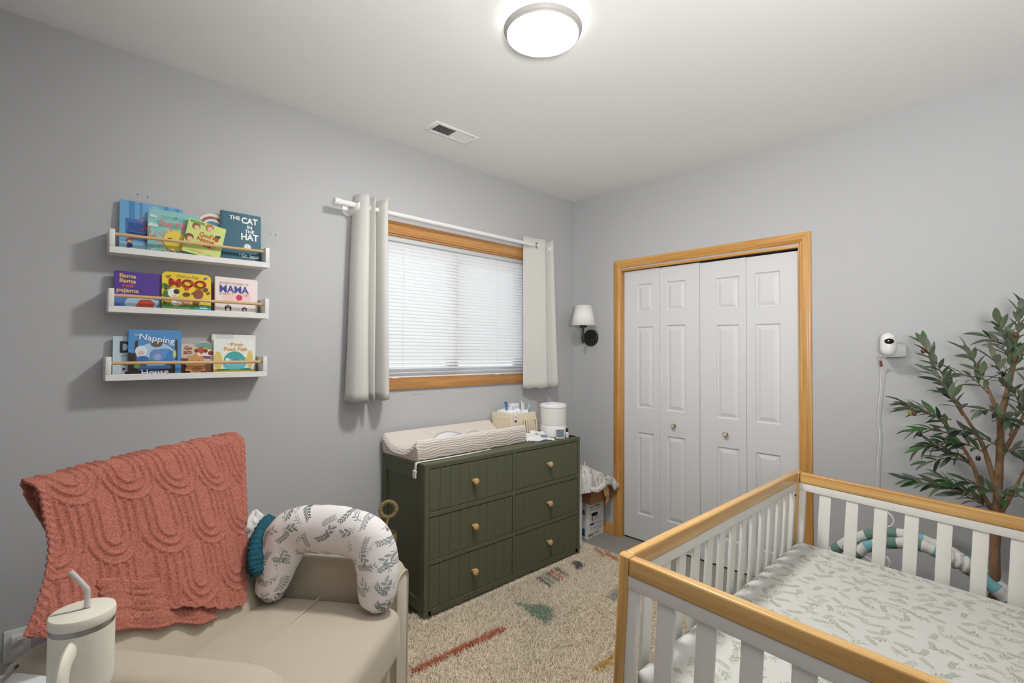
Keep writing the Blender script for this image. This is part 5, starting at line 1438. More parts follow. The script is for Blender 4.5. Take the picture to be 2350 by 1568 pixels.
# ------------------------------------------------------------------ cloths tucked between throw and pillow
def cloth_heap(name, label, mtl, base, sx, sy, sz, seed, cat='cloth'):
    w_ = CM @ Vector(base)
    t = thing(name, label, cat, w_, CA)
    def g(u, v):
        th = 2 * PI * u; ph = PI * v
        r = 1 + 0.16 * math.sin(3 * th + seed) * math.sin(ph) + 0.10 * math.sin(7 * th + 5 * ph + seed) + 0.06 * math.sin(11 * ph + seed)
        return (sx * r * math.sin(ph) * math.cos(th), sy * r * math.sin(ph) * math.sin(th), sz * (1 - math.cos(ph)) * 0.5 * (1 + .1 * math.sin(4 * th + seed)))
    o = MB().grid(44, 26, g, closed_u=True).build('folds', mtl, t, angle=180)
    return t
M_TEAL = mat('teal_muslin', S(44, 92, 108), 0.95, bump=0.8, bscale=95, bdist=0.006, spec=0.1, stretch=(1, 1, 3))
M_MINT = mat('mint_cloth', S(186, 206, 200), 0.95, bump=0.4, bscale=90, bdist=0.004, spec=0.1)
TB_ = Vector((-0.235, 0.235, 0.545))
TS_ = 1.22
tc_ = thing('muslin_cloth', 'teal crinkled muslin cloth stuffed between coral throw and nursing pillow', 'cloth', CM @ TB_, CA)
def bunch(path, rad, n, seed, nm, flat=0.6):
    P = spline(path, n)
    P = [(p[0] + 0.018 - TB_.x, p[1] - TB_.y, p[2] - TB_.z) for p in P]
    R = [TS_ * interp(i / (n - 1), rad) * (1 + 0.05 * math.sin(i * 1.9 + seed)) for i in range(n)]
    m = MB().tube(P, R, 40, flat=flat, up=(1, 0, 0.3))
    def wr(x, y, z):
        q = mathutils.noise.noise(Vector((x * 30 + seed, y * 30, z * 60))) * 0.006 + mathutils.noise.noise(Vector((x * 60, y * 50 + seed, z * 120))) * 0.0025
        return (x + q, y + q * 0.4, z + q * 0.4)
    return m.fn(wr).build(nm, M_TEAL, tc_, angle=180)
bunch([(-0.262, 0.335, 0.715), (-0.255, 0.290, 0.708), (-0.243, 0.240, 0.680), (-0.228, 0.205, 0.640), (-0.216, 0.190, 0.600), (-0.212, 0.190, 0.578)], [(0, 0.012), (.12, 0.030), (.4, 0.040), (.75, 0.046), (.92, 0.036), (1, 0.010)], 60, 1.0, 'folded_panel')
bunch([(-0.235, 0.320, 0.690), (-0.215, 0.290, 0.650), (-0.205, 0.262, 0.610), (-0.203, 0.245, 0.565), (-0.206, 0.240, 0.555)], [(0, 0.010), (.15, 0.026), (.5, 0.034), (.85, 0.032), (1, 0.008)], 50, 4.0, 'loose_end')
cloth_heap('mint_cloth', 'pale mint cloth peeking out beneath the teal muslin on the armchair seat', M_MINT, (-0.160, 0.232, 0.476), 0.028, 0.024, 0.085, 1.3)
cloth_heap('white_cloth', 'small white cloth bundle behind the teal muslin on the chair back', mat('white_cotton', S(226, 224, 220), 0.9, bump=.3, bscale=60, bdist=.004), (-0.285, 0.275, 0.640), 0.028, 0.050, 0.12, 0.4)

# ------------------------------------------------------------------ side table, tumbler and pen
M_TABLE = mat('table_white', S(236, 237, 239), 0.35)
tz = 0.62
TO = CM @ Vector((-0.14, -0.715, 0))
tbl = thing('side_table', 'white rounded side table against the near side of the armchair', 'table', TO, CA)
rr_ = rounded_rect(0.53, 0.51, 0.06, 8, -0.265, -0.255)
MB().prism(rr_, tz - 0.02, tz, 'xy').build('table_top', M_TABLE, tbl, bevel=0.003, angle=30)
for sx in (-0.22, 0.22):
    for sy in (-0.21, 0.21):
        MB().lathe([(0.012, 0.0), (0.018, tz - 0.02)], (sx, sy, 0), 'z', 16).build('leg', M_TABLE, tbl)
M_CUP = mat('cream_powder_coat', S(226, 221, 207), 0.55, bump=0.06, bscale=600, bdist=0.0005, spec=0.4)
tu = thing('tumbler', 'large cream lidded tumbler with handle and clear straw on the side table', 'tumbler', (0.0605, 1.243, tz + 0.001), math.radians(0))
MB().lathe([(0.034, 0.0), (0.037, 0.003), (0.0375, 0.09), (0.0385, 0.10), (0.0475, 0.128), (0.0487, 0.138), (0.0487, 0.236), (0, 0.236)], (0, 0, 0), 'z', 56).build('cup', M_CUP, tu)
MB().lathe([(0.0482, 0.2362), (0.0482, 0.2465)], (0, 0, 0), 'z', 56, cap0=False, cap1=False).build('steel_band', M_CHROME, tu)
MB().lathe([(0.0492, 0.2468), (0.0500, 0.249), (0.0500, 0.262), (0.0488, 0.2645), (0.0465, 0.2655), (0, 0.2655)], (0, 0, 0), 'z', 56).build('lid', M_CUP, tu)
MB().box(-0.001, 0.046, -0.0012, 0.0012, 0.2656, 0.2662).xf(Matrix.Rotation(math.radians(170), 4, 'Z')).build('lid_seam', mat('seam_shadow', S(150, 146, 136), 0.7), tu, smooth=False)
MB().lathe([(0.0055, 0.2656), (0.0055, 0.2664)], (0.006, 0.004, 0), 'z', 20).build('straw_hole', mat('hole_grey', S(120, 116, 106), 0.7), tu)
hd = Vector((-0.36, -0.93, 0)).normalized()
hp_ = []
for r, z in ((0.046, 0.214), (0.058, 0.211), (0.072, 0.204), (0.082, 0.190), (0.084, 0.17), (0.084, 0.12), (0.083, 0.08), (0.076, 0.055), (0.062, 0.043), (0.0385, 0.042)):
    hp_.append((hd.x * r, hd.y * r, z))
hpts = spline(hp_, 40)
MB().tube(hpts, 0.0185, 16, flat=0.50, up=(hd.y, -hd.x, 0)).build('handle', M_CUP, tu)
M_STRAW = mat('clear_straw', S(236, 232, 230), 0.15, trans=0.45, ior=1.12)
sw = Vector((-0.42, -0.22, 0))
so_ = MB().tube(spline([(0.006, 0.004, 0.24), (0.006, 0.004, 0.275), (0.006, 0.004, 0.298), (0.0035, 0.006, 0.304), (-0.012, 0.016, 0.327), (-0.0185, 0.020, 0.336)], 26), 0.0047, 16, caps=False).build('straw', M_STRAW, tu)
q = so_.modifiers.new('thickness', 'SOLIDIFY'); q.thickness = 0.0012; q.offset = -1
# the pen sticks out past the table's rounded corner
pn = thing('grey_pen', 'slim grey pen lying across the rounded corner of the white side table', 'pen', (-0.10, 1.60, tz + 0.0005), 0)
pa_, pb_ = Vector((-0.095, 1.545, tz + 0.0045)), Vector((-0.035, 1.672, tz + 0.0045))
MB().tube([Vector((0, 0, 0)) + (p - Vector((-0.10, 1.60, tz + 0.0005))) for p in (pa_, pa_.lerp(pb_, .9))], 0.0038, 12).build('barrel', mat('pen_grey', S(156, 154, 148), 0.4), pn)
MB().tube([(p - Vector((-0.10, 1.60, tz + 0.0005))) for p in (pa_.lerp(pb_, .902), pb_)], 0.0040, 12).build('cap', mat('pen_dark', S(70, 78, 70), 0.4), pn)
# ------------------------------------------------------------------ crib: two legs stand on the thick rug, so it tips a little
L_, Wd, HH = 1.4234, 0.8615, 0.835
RC = Matrix.Rotation(math.radians(0.551), 4, 'Z') @ Matrix.Rotation(math.radians(2.89), 4, 'X') @ Matrix.Rotation(math.radians(0.632), 4, 'Y')
top_corner = Vector((1.0766, 0.7368, 0.8633))
CRB = Matrix.Translation(top_corner) @ RC @ T(0, 0, -HH)
crib = thing('crib', 'white slatted baby crib with natural wood top rails and corner posts', 'crib')
crib.matrix_world = CRB
CI = CRB.inverted()
# local: x along the long side, y from 0 (rug side) to -Wd, z up from the feet
M_CRIBW = mat('crib_white', S(229, 227, 222), 0.45, spec=0.35)
ps = 0.033
for px in (0.0, L_ - ps):
    for py in (-ps, -Wd):
        wx = CRB @ Vector((px + ps / 2, py + ps / 2, 0))
        zlow = -wx.z + (0.016 if py == -ps else 0.001)
        ox = 0 if px == 0 else 1; oy = 1 if py == -ps else 0
        c = 0.013
        # square post with the outer corner chamfered
        pts = []
        X0, X1, Y0, Y1 = px, px + ps, py, py + ps
        for (a, b, ia, ib) in ((X0, Y0, 0, 0), (X1, Y0, 1, 0), (X1, Y1, 1, 1), (X0, Y1, 0, 1)):
            if ia == ox and ib == oy:
                sx = 1 if ia == 0 else -1; sy = 1 if ib == 0 else -1
                q = [(a + sx * c, b), (a, b + sy * c * 0.6)]
                if (ia, ib) in ((1, 0), (0, 1)): q = q
                if (ia, ib) in ((0, 0), (1, 1)): q = q[::-1]
                pts += q
            else: pts.append((a, b))
        MB().prism(pts, zlow, HH, 'xy').build('post', M_PINEZ, crib, bevel=0.0015, bseg=1)
rw, rh = 0.029, 0.0455
def rail(nm, x0, x1, y0, y1, z0, z1, m, bev):
    return MB().box(x0, x1, y0, y1, z0, z1).build(nm, m, crib, bevel=bev, bseg=3)
g = 0.0012
for y0 in (-rw - 0.001, -Wd + 0.001):
    rail('top_rail', ps + g, L_ - ps - g, y0, y0 + rw, HH - rh, HH + 0.0005, M_PINEX, 0.006)
    yc = y0 + rw / 2
    rail('upper_rail', ps, L_ - ps, yc - .011, yc + .011, HH - rh - 0.0325, HH - rh - 0.0003, M_CRIBW, 0.0015)
    rail('lower_rail', ps, L_ - ps, yc - .011, yc + .011, 0.20, 0.245, M_CRIBW, 0.002)
for x0 in (0.001, L_ - rw - 0.001):
    rail('top_rail', x0, x0 + rw, -Wd + ps + g, -ps - g, HH - rh, HH + 0.0005, M_PINEY, 0.006)
    xc = x0 + rw / 2
    rail('upper_rail', xc - .011, xc + .011, -Wd + ps, -ps, HH - rh - 0.0325, HH - rh - 0.0003, M_CRIBW, 0.0015)
    rail('lower_rail', xc - .011, xc + .011, -Wd + ps, -ps, 0.20, 0.245, M_CRIBW, 0.002)
zs0, zs1 = 0.2452, HH - rh - 0.0326
sl = None
def put_slat(x, y, along_x):
    global sl
    Mx = T(x, y, zs0) @ (Matrix.Identity(4) if along_x else Matrix.Rotation(PI / 2, 4, 'Z'))
    if sl is None:
        sl = rbox(-0.0225, 0.0225, -0.0055, 0.0055, 0, zs1 - zs0, 0.003, 2).build('slat', M_CRIBW, crib, matrix=Mx)
    else: clone(sl, crib, Mx)
for x0 in (0.001, L_ - rw - 0.001):
    xc = x0 + rw / 2
    for k in range(7): put_slat(xc, -(0.1125 + 0.0225 + k * 0.0985), False)
    for ya, yb in ((-0.060, -ps - 0.0002), (-Wd + ps + 0.0002, -Wd + 0.060)):
        MB().box(xc - .009, xc + .009, ya, yb, 0.2452, zs1).build('stile', M_CRIBW, crib, bevel=0.0015)
for y0 in (-rw - 0.001, -Wd + 0.001):
    yc = y0 + rw / 2
    n = 13
    for k in range(n): put_slat(0.1125 + 0.0225 + k * (L_ - 2 * 0.135) / (n - 1), yc, True)
    for xa, xb in ((ps + 0.0002, 0.060), (L_ - 0.060, L_ - ps - 0.0002)):
        MB().box(xa, xb, yc - .009, yc + .009, 0.2452, zs1).build('stile', M_CRIBW, crib, bevel=0.0015)
for (bx_, by_) in ((0.049, -0.0265), (L_ - 0.049, -0.0265)):
    MB().lathe([(0.0058, 0), (0.0058, -0.0022), (0.003, -0.003), (0, -0.003)], (bx_, by_ + .0005, zs1 - 0.022), 'y', 14).build('bolt', M_BLACK, crib)
MB().box(0.03, L_ - 0.03, -Wd + .03, -.03, 0.392, 0.404).build('mattress_support', M_CRIBW, crib, smooth=False)
for x in (0.06, L_ - 0.09):
    MB().box(x, x + .03, -Wd + .02, -.02, 0.36, 0.392).build('support_bar', M_CRIBW, crib, smooth=False)

M_SHEET = print_mat('crib_sheet_print', S(204, 204, 200), [S(150, 158, 138), S(154, 162, 144), S(160, 168, 154)], 'xy', 16.0, bump=0.18, bscale=9, bdist=0.012)
mt = MB()
mx0, mx1, my0, my1 = 0.036, L_ - 0.034, -Wd + 0.036, -0.036
def sgn(a): return math.copysign(1, a)
def mattress(u, v):
    x = mx0 + (mx1 - mx0) * u; y = my0 + (my1 - my0) * v
    return x, y
nu, nv = 120, 70
th = 0.131; rb = 0.030
def mz(x, y):
    dx = min(x - mx0, mx1 - x); dy = min(y - my0, my1 - y)
    d = min(dx, dy)
    z = th
    if d < rb: z -= rb * (1 - math.sqrt(max(0, 1 - (1 - d / rb) ** 2))) * 0.95
    z += 0.004 * math.sin(2.6 * x + 1.1) * math.sin(4 * y) + 0.0025 * math.sin(9 * x + 14 * y) * math.exp(-((x - .55) / .3) ** 2)
    return z
cr = 0.05
def warp(u, v):
    # cluster samples at the rim so it rounds over smoothly
    uu = 0.5 - 0.5 * math.cos(PI * u); vv = 0.5 - 0.5 * math.cos(PI * v)
    uu = 0.55 * uu + 0.45 * u; vv = 0.55 * vv + 0.45 * v
    x, y = mattress(uu, vv)
    z = mz(x, y)
    # round the corners in plan
    ex = max(0, abs(uu - .5) - (0.5 - cr / (mx1 - mx0))) * (mx1 - mx0); ey = max(0, abs(vv - .5) - (0.5 - cr / (my1 - my0))) * (my1 - my0)
    h = math.hypot(ex, ey)
    if h > cr:
        f = cr / h
        x -= (ex - ex * f) * sgn(uu - .5); y -= (ey - ey * f) * sgn(vv - .5)
    return (x, y, z)
mt.grid(nu, nv, warp)
rim = [(i, 0) for i in range(nu)] + [(nu - 1, j) for j in range(1, nv)] + [(i, nv - 1) for i in range(nu - 2, -1, -1)] + [(0, j) for j in range(nv - 2, 0, -1)]
low = []
for i, j in rim:
    p = mt.v[i * nv + j]; low.append((p[0], p[1], 0.0))
b = len(mt.v)
mt.v += low
for k in range(len(rim)):
    k2 = (k + 1) % len(rim)
    mt.f.append((rim[k][0] * nv + rim[k][1], rim[k2][0] * nv + rim[k2][1], b + k2, b + k)); mt.m.append(0)
mt.f.append(tuple(b + k for k in range(len(rim)))); mt.m.append(0)
mo = mt.build('crib_mattress', M_SHEET, None, angle=60)
mo.matrix_world = CRB @ T(0, 0, 0.4045)
tag(mo, 'crib mattress in a white fitted sheet printed with small sage leaves', 'mattress')

# ------------------------------------------------------------------ padded play gym arches behind the crib
gy_ = thing('play_gym', 'padded play gym arches in white green and teal check behind the crib end', 'play gym', (2.84, 0.33, 0.0))
G_W, G_G, G_T = mat('gym_white', S(226, 224, 220), 0.9, bump=.4, bscale=60, bdist=.005), mat('gym_green', S(112, 142, 130), 0.9, bump=.4, bscale=60, bdist=.005), mat('gym_teal', S(128, 186, 196), 0.9, bump=.4, bscale=60, bdist=.005)
def arch(pts, shift, nm):
    n = 150
    P = spline(pts, n)
    P = [(p[0] - 2.84, p[1] - 0.33, p[2]) for p in P]
    ln = [0.0]
    for a, b in zip(P, P[1:]): ln.append(ln[-1] + (Vector(b) - Vector(a)).length)
    mi = []
    pat = [0, 1, 0, 2, 0, 1, 0, 1, 0, 2]
    for i in range(n): mi.append(pat[int((ln[i] + shift) / 0.043) % len(pat)])
    rr = [0.0245 + 0.0012 * math.sin(ln[i] * 120) for i in range(n)]
    return MB().tube(P, rr, 16, mis=mi).build(nm, [G_W, G_G, G_T], gy_, angle=180)
arch([(2.87, 0.93, 0.025), (2.865, 0.86, 0.17), (2.86, 0.76, 0.32), (2.85, 0.677, 0.409), (2.85, 0.604, 0.478), (2.85, 0.542, 0.520), (2.85, 0.49, 0.542), (2.85, 0.436, 0.556), (2.85, 0.39, 0.560), (2.86, 0.33, 0.548), (2.875, 0.26, 0.525), (2.885, 0.17, 0.475), (2.89, 0.06, 0.39), (2.895, -0.05, 0.27), (2.90, -0.18, 0.025)], 0.012, 'arch')
arch([(2.74, 0.80, 0.025), (2.76, 0.73, 0.20), (2.78, 0.64, 0.36), (2.795, 0.564, 0.447), (2.80, 0.533, 0.480), (2.80, 0.482, 0.510), (2.80, 0.428, 0.528), (2.80, 0.364, 0.541), (2.80, 0.321, 0.540), (2.80, 0.28, 0.528), (2.80, 0.224, 0.510), (2.80, 0.168, 0.478), (2.80, 0.112, 0.440), (2.80, 0.063, 0.388), (2.79, -0.02, 0.28), (2.78, -0.12, 0.025)], 0.030, 'arch')
def hoop(y, z, r, x=2.80):
    return MB().tube([(x - 2.84 + 0.01 * math.cos(t), y - 0.33 + r * math.cos(t), z + r * math.sin(t)) for t in [2 * PI * k / 28 for k in range(28)]], 0.0042, 10, closed=True)
for (y, z, r) in ((0.475, 0.435, 0.032), (0.535, 0.405, 0.030), (0.115, 0.325, 0.030)):
    hoop(y, z, r, 2.79).build('hanging_ring', M_PLASTIC, gy_)
hoop(0.475, 0.608, 0.034, 2.87).build('hanging_ring', M_PLASTIC, gy_)
MB().box(-0.056, -0.044, 0.138, 0.150, 0.466, 0.486).build('ring_tab', G_W, gy_, bevel=0.002)
tie = MB().grid(24, 14, lambda u, v: (-0.044 + 0.033 * math.cos(2 * PI * v) * (1 + .12 * math.sin(20 * u)), -0.09 - 0.075 * u + 0.006 * math.sin(12 * v), 0.522 - 0.026 * u + 0.034 * math.sin(2 * PI * v) * (1 + .14 * math.sin(17 * u + 6 * v))))
tie.build('tied_ruffle', G_W, gy_, angle=180, recalc=False)

# ------------------------------------------------------------------ artificial olive tree
M_BARK = mat('olive_bark', S(138, 106, 78), 0.85, var=0.3, vscale=40, bump=0.8, bscale=70, bdist=0.006, stretch=(1, 1, 0.35))
def leaf_mat(nm, c1, c2, rough):
    m, nt, bs = new_mat(nm)
    bs.inputs['Base Color'].default_value = c1
    bs.inputs['Roughness'].default_value = rough
    ge = nt.nodes.new('ShaderNodeNewGeometry')
    mx = nt.nodes.new('ShaderNodeMix'); mx.data_type = 'RGBA'
    mx.inputs['A'].default_value = c1; mx.inputs['B'].default_value = c2
    link(nt, ge.outputs['Backfacing'], mx.inputs['Factor'])
    link(nt, mx.outputs['Result'], bs.inputs['Base Color'])
    return m
LM = [leaf_mat('leaf_dark', S(40, 58, 42), S(120, 130, 110), 0.5), leaf_mat('leaf_mid', S(64, 86, 60), S(132, 142, 120), 0.5), leaf_mat('leaf_grey', S(94, 108, 90), S(140, 148, 130), 0.6), leaf_mat('leaf_bright', S(56, 98, 52), S(120, 136, 104), 0.45)]
tr = thing('olive_tree', 'artificial olive tree with brown stems and grey-green leaves beside the crib', 'tree', (2.88, 0.11, 0.0))
TB = Vector((2.88, 0.11, 0.0))
MB().lathe([(0.085, 0.0), (0.10, 0.01), (0.115, 0.17), (0.118, 0.18), (0.105, 0.18), (0.10, 0.16), (0, 0.16)], (0, 0, 0), 'z', 32).build('pot', M_BLACK, tr)
def stem(nm, pts, r0, r1, n=26, knob=0.10):
    P = [Vector(p) - TB for p in spline(pts, n)]
    rr = [(r0 + (r1 - r0) * i / (n - 1)) * (1 + knob * math.sin(i * 2.3) * math.sin(i * 0.9)) for i in range(n)]
    MB().tube(P, rr, 10).build(nm, M_BARK, tr, angle=180)
    return [Vector(p) for p in spline(pts, n)]
stem('trunk', [(2.88, .11, .10), (2.885, .112, .30), (2.88, .11, .45), (2.88, .105, .65), (2.88, .098, .79), (2.88, .088, .99), (2.88, .083, 1.118), (2.872, .064, 1.23), (2.86, .045, 1.34)], 0.021, 0.008, 50, 0.13)
BR = [stem('branch', p, 0.0098, 0.0042) for p in (
    [(2.88, .103, .72), (2.87, .14, .79), (2.86, .168, .906), (2.85, .195, .976), (2.845, .225, 1.03)],
    [(2.88, .097, .80), (2.87, .131, .967), (2.86, .153, 1.037), (2.85, .187, 1.108), (2.845, .215, 1.17)],
    [(2.88, .085, 1.08), (2.87, .10, 1.16), (2.86, .12, 1.24)],
    [(2.88, .09, 0.95), (2.87, .05, 1.05), (2.86, .01, 1.16)],
    [(2.88, .10, 0.70), (2.87, .06, 0.80), (2.86, .02, 0.92)])]
rnd = random.Random(11)
leaf_protos = []
def leaf_builder(L, w, fold, curl):
    n = 6
    vs = []
    for i in range(n + 1):
        t = i / n
        ww = w * (math.sin(PI * min(1, t * 0.98 + 0.01)) ** 0.75) * (1.15 - 0.3 * t) / 2 + 0.0003
        z = -curl * t * t
        vs += [(t * L, -ww, z + fold * ww), (t * L, 0, z), (t * L, ww, z + fold * ww)]
    fs = []
    for i in range(n):
        b = 3 * i
        fs += [(b, b + 3, b + 4, b + 1), (b + 1, b + 4, b + 5, b + 2)]
    return vs, fs
for k in range(8):
    L = 0.054 + 0.0048 * k
    vs, fs = leaf_builder(L, 0.0185 + 0.0018 * (k % 4), 0.28, 0.006 + 0.010 * (k % 3))
    me = bpy.data.meshes.new('leaf')
    me.from_pydata(vs, [], fs)
    me.materials.append(LM[k % 4])
    me.polygons.foreach_set('use_smooth', [True] * len(fs)); me.update()
    leaf_protos.append(me)
leaf_list = []
def twig(p0, p1, sag=0.03, dens=0.0135, spread=0.9, start=0.12, hang=0.0, mi=None):
    p0, p1 = Vector(p0), Vector(p1)
    mid = p0.lerp(p1, .5) + Vector((rnd.uniform(-.012, .012), 0, sag))
    P = [Vector(q) for q in spline([p0, mid, p1], 22)]
    MB().tube([p - TB for p in P], [0.0028 - 0.0018 * i / 21 for i in range(22)], 6).build('twig', M_BARK, tr, angle=180)
    ln = sum((b - a).length for a, b in zip(P, P[1:]))
    n = max(4, int(ln * (1 - start) / dens))
    phase = rnd.uniform(0, PI)
    for i in range(n):
        f = start + (1 - start) * i / (n - 1)
        k = min(20, int(f * 21)); base = P[k].lerp(P[k + 1], f * 21 - k)
        t = (P[k + 1] - P[k]).normalized()
        a = phase + i * 2.4 + rnd.uniform(-.3, .3)
        s1 = t.cross(Vector((0, 0, 1)))
        s1 = s1.normalized() if s1.length > 1e-3 else Vector((1, 0, 0))
        s2 = s1.cross(t)
        side = s1 * math.cos(a) + s2 * math.sin(a)
        d = (t * (0.75 + 0.5 * f) + side * spread * (1.1 - 0.5 * f) + Vector((0, 0, hang + rnd.uniform(-.15, .15)))).normalized()
        leaf_list.append((base, d, rnd.randrange(8), rnd.uniform(.85, 1.15), rnd.uniform(-.8, .8)))
tips = [((2.845, .215, 1.17), (2.84, .325, 1.425)), ((2.845, .215, 1.16), (2.82, .29, 1.30)), ((2.845, .235, 1.10), (2.84, .385, 1.138)), ((2.845, .225, 1.05), (2.81, .395, 1.16)), ((2.845, .225, 1.03), (2.82, .355, 1.045)),
        ((2.85, .195, .976), (2.82, .335, .965)), ((2.85, .19, .96), (2.83, .315, .905)), ((2.86, .165, .90), (2.84, .30, .985)), ((2.86, .12, 1.24), (2.83, .185, 1.40)), ((2.86, .12, 1.22), (2.82, .215, 1.30)), ((2.86, .045, 1.34), (2.84, .12, 1.455)), ((2.86, .045, 1.33), (2.84, .085, 1.51)),
        ((2.86, .045, 1.34), (2.84, .02, 1.575)), ((2.87, .064, 1.23), (2.80, .10, 1.36)), ((2.86, .01, 1.16), (2.83, -.05, 1.33)), ((2.86, .02, 1.14), (2.80, .06, 1.27)), ((2.86, .02, .92), (2.82, -.04, 1.05)), ((2.86, .03, .90), (2.80, -.02, .93)), ((2.87, .085, 1.12), (2.78, .14, 1.15)), ((2.87, .085, 1.10), (2.77, .06, 1.13)),
        ((2.88, .10, .80), (2.80, .20, .85)), ((2.88, .105, .73), (2.84, .385, .812)), ((2.88, .105, .72), (2.82, .27, .85)), ((2.88, .09, 1.0), (2.79, .17, 1.06)), ((2.88, .09, .97), (2.83, .0, 1.0)), ((2.86, .153, 1.037), (2.79, .24, 1.06)), ((2.86, .0, 1.16), (2.84, -.10, 1.18)), ((2.87, .03, .83), (2.83, -.06, .86)),
        ((2.855, .20, 1.12), (2.80, .245, 1.225)), ((2.87, .135, .97), (2.80, .26, 1.005)), ((2.88, .10, .76), (2.80, .05, .84)), ((2.86, .06, 1.28), (2.82, .0, 1.40)), ((2.87, .06, 1.05), (2.81, .01, 1.20))]
for i, (a, b) in enumerate(tips): twig(a, b, sag=rnd.uniform(.0, .03), dens=0.0105)
order = list(range(len(leaf_list)))
rest = MB()
nleaf = 0
cpos = Vector((0, 0, 1.38))
def in_frame(p):
    v = p - cpos
    d = v.dot(fw)
    return abs(v.dot(rt2) / d) < 1175 / 1126.6 and abs(v.dot(up2) / d) < 784 / 1126.6
seen = [i for i in order if in_frame(leaf_list[i][0])]
chosen = set(seen[:300])
for i in order:
    base, d, k, s, roll = leaf_list[i]
    q = d.to_track_quat('X', 'Z').to_matrix().to_4x4() @ Matrix.Rotation(roll, 4, 'X')
    Mx = Matrix.Translation(base - TB) @ q @ Matrix.Scale(s, 4)
    if i in chosen:
        o = bpy.data.objects.new('leaf', leaf_protos[k]); COL.objects.link(o); o.parent = tr; o.matrix_local = Mx
        nleaf += 1
    else:
        me = leaf_protos[k]
        rest.add([Mx @ v.co for v in me.vertices], [tuple(p.vertices) for p in me.polygons], k % 4)
if rest.v: tag(rest.build('leaves', LM, tr, recalc=False, angle=180), kind='stuff')
M_OLIVE = mat('olive_fruit', S(40, 34, 36), 0.25); M_OLIVE2 = mat('olive_brown', S(92, 58, 40), 0.3); M_OLIVE3 = mat('olive_green', S(132, 128, 60), 0.35)
for (p, m) in (((2.80, .355, 1.118), M_OLIVE2), ((2.795, .368, 1.12), M_OLIVE3), ((2.80, .322, 1.395), M_OLIVE2), ((2.79, .335, 1.03), M_OLIVE), ((2.79, .19, 1.045), M_OLIVE), ((2.80, .04, 1.36), M_OLIVE2), ((2.80, .035, 1.46), M_OLIVE2), ((2.79, .15, .955), M_OLIVE), ((2.82, .07, 1.30), M_OLIVE)):
    q = Vector(p) - TB
    MB().lathe([(0.0, -0.011), (0.006, -0.009), (0.0085, -0.002), (0.0082, 0.004), (0.005, 0.009), (0, 0.0105)], q, 'z', 14).build('olive', m, tr)
    MB().tube([q + Vector((0, 0, .009)), q + Vector((0.008, -0.004, .024)), q + Vector((0.022, -0.006, .036))], 0.0010, 5).build('olive_stalk', M_BARK, tr)

# ------------------------------------------------------------------ shag rug with tufted shapes
RX0, RX1, RY0, RY1 = 0.66, 2.80, 0.45, 2.215
rug = thing('shag_rug', 'cream shag rug with rust, sage, charcoal and mustard tufted shapes on grey carpet', 'rug', (0, 0, 0))
MB().prism([(x, y) for x, y in rounded_rect(RX1 - RX0, RY1 - RY0, 0.05, 5, RX0, RY0)], 0.001, 0.010, 'xy').build('backing', mat('rug_backing', S(205, 190, 165), 0.95), rug, smooth=False)
shapes = []
def seg(a, b, w, c): shapes.append(('seg', np.array(a), np.array(b), w / 2, c))
def poly(p, c): shapes.append(('poly', np.array(p), None, 0, c))
RUST, SAGE, CHAR, GREY, TAN, MUST = (198, 118, 84), (152, 168, 148), (108, 106, 106), (186, 184, 176), (214, 152, 116), (222, 184, 88)
seg((1.155, 1.808), (1.635, 1.790), 0.042, RUST)
poly([(1.870, 1.950), (1.905, 1.86), (1.965, 1.82), (1.968, 1.758), (1.900, 1.695), (1.832, 1.672), (1.838, 1.76)], SAGE)
seg((2.175, 2.051), (2.146, 1.933), 0.024, CHAR); seg((2.212, 2.043), (2.187, 1.936), 0.022, (176, 172, 164)); seg((2.256, 2.055), (2.233, 1.942), 0.024, CHAR)
seg((2.301, 2.055), (2.274, 1.943), 0.024, RUST); seg((2.346, 2.055), (2.322, 1.946), 0.024, CHAR)
poly([(2.471, 2.043), (2.532, 2.05), (2.520, 1.955), (2.428, 1.949)], CHAR)
poly([(2.28, 1.635), (2.45, 1.66), (2.45, 1.60), (2.330, 1.570), (2.265, 1.588)], GREY)
seg((2.785, 2.085), (2.727, 1.973), 0.030, TAN); seg((2.785, 2.000), (2.727, 1.87), 0.030, TAN)
seg((1.736, 1.294), (2.02, 1.275), 0.034, MUST)
seg((1.30, 1.00), (1.70, 0.98), 0.04, RUST); poly([(2.1, 1.1), (2.25, 1.05), (2.2, 0.95)], SAGE)
N = 240000
px = rng.uniform(RX0 - .004, RX1 + .004, N); py = rng.uniform(RY0 - .004, RY1 + .004, N)
# nothing grows where the dresser stands or deep beneath it
keep = ~((px > 1.44) & (px < 2.64) & (py > 2.16))
px, py = px[keep], py[keep]; N = len(px)
col = np.zeros((N, 3))
tone = rng.normal(0, 1, N)
basec = np.array([lin(c) for c in (243, 230, 208)])
patch = 0.5 + 0.5 * np.sin(3.1 * px + 1.7 * np.sin(2.3 * py)) * np.sin(2.7 * py + 1.3 * np.sin(1.9 * px))
col[:] = basec * (1 + 0.06 * tone[:, None]) * (1 - 0.10 * patch[:, None] ** 3)
jx, jy = px + rng.normal(0, .004, N), py + rng.normal(0, .004, N)
for kind, a, b, w, c in shapes:
    if kind == 'seg':
        ab = b - a; t = np.clip(((jx - a[0]) * ab[0] + (jy - a[1]) * ab[1]) / (ab @ ab), 0, 1)
        m = np.hypot(jx - a[0] - t * ab[0], jy - a[1] - t * ab[1]) < w
    else:
        m = np.zeros(N, bool)
        n = len(a)
        for i in range(n):
            x0, y0 = a[i]; x1, y1 = a[(i + 1) % n]
            if y0 == y1: continue
            cr_ = ((y0 > jy) != (y1 > jy)) & (jx < (x1 - x0) * (jy - y0) / (y1 - y0) + x0)
            m ^= cr_
    cc_ = np.array([lin(v) for v in c])
    col[m] = cc_ * (1 + 0.12 * tone[m][:, None])
ang = rng.uniform(0, 2 * PI, N)
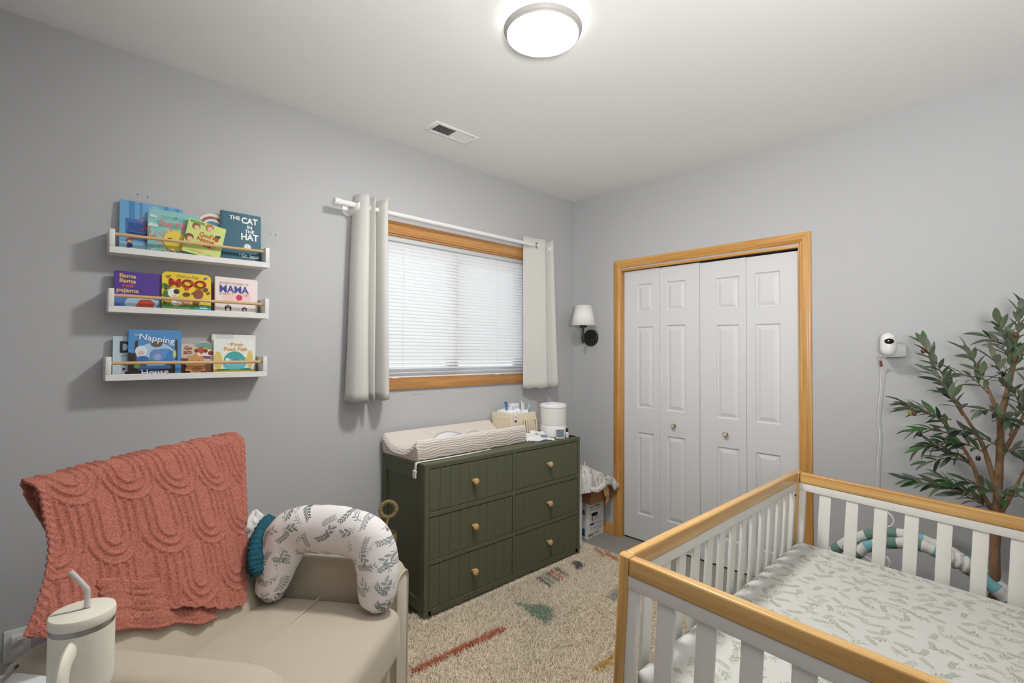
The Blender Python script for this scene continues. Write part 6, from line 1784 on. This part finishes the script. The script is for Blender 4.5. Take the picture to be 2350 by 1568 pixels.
lean = np.abs(rng.normal(0.0, 0.014, N)) + 0.004
flow = 0.9 * np.sin(4 * px + 2 * py) + 0.6 * np.sin(6 * py - 2 * px)
dx, dy = lean * np.cos(ang) + 0.004 * np.cos(flow), lean * np.sin(ang) + 0.004 * np.sin(flow)
hgt = rng.uniform(0.024, 0.031, N)
under = (px > 1.40) & (px < 2.67) & (py > 2.10)
hgt[under] *= 0.5
wa_ = rng.uniform(0, PI, N)
wx, wy = 0.0017 * np.cos(wa_), 0.0017 * np.sin(wa_)
z0 = 0.006
V = np.zeros((N, 5, 3))
V[:, 0] = np.stack([px - wx, py - wy, np.full(N, z0)], 1); V[:, 1] = np.stack([px + wx, py + wy, np.full(N, z0)], 1)
V[:, 2] = np.stack([px - wx * .9 + dx * .45, py - wy * .9 + dy * .45, z0 + hgt * .6], 1); V[:, 3] = np.stack([px + wx * .9 + dx * .45, py + wy * .9 + dy * .45, z0 + hgt * .6], 1)
V[:, 4] = np.stack([px + dx * 1.2, py + dy * 1.2, z0 + hgt * (1 - 6 * lean)], 1)
me = bpy.data.meshes.new('pile')
me.vertices.add(N * 5); me.vertices.foreach_set('co', V.reshape(-1))
base_i = np.arange(N) * 5
loops = np.concatenate([np.stack([base_i, base_i + 1, base_i + 3, base_i + 2], 1), np.stack([base_i + 2, base_i + 3, base_i + 4], 1)], 1).reshape(-1)
me.loops.add(len(loops)); me.loops.foreach_set('vertex_index', loops.astype(np.int32))
starts = np.stack([np.arange(N) * 7, np.arange(N) * 7 + 4], 1).reshape(-1)
tot = np.tile([4, 3], N)
me.polygons.add(2 * N); me.polygons.foreach_set('loop_start', starts.astype(np.int32)); me.polygons.foreach_set('loop_total', tot.astype(np.int32))
me.update(calc_edges=True)
at = me.color_attributes.new('yarn', 'FLOAT_COLOR', 'POINT')
rgba = np.ones((N, 5, 4)); rgba[:, :, :3] = np.clip(col, 0, 1)[:, None, :]
at.data.foreach_set('color', rgba.reshape(-1))
M_PILE, nt, bs = new_mat('shag_yarn')
va = nt.nodes.new('ShaderNodeVertexColor'); va.layer_name = 'yarn'
link(nt, va.outputs['Color'], bs.inputs['Base Color'])
bs.inputs['Roughness'].default_value = 1.0; bs.inputs['Specular IOR Level'].default_value = 0.05
bs.inputs['Sheen Weight'].default_value = 0.15
me.materials.append(M_PILE)
po = bpy.data.objects.new('pile', me); COL.objects.link(po); po.parent = rug
tag(po, kind='stuff')
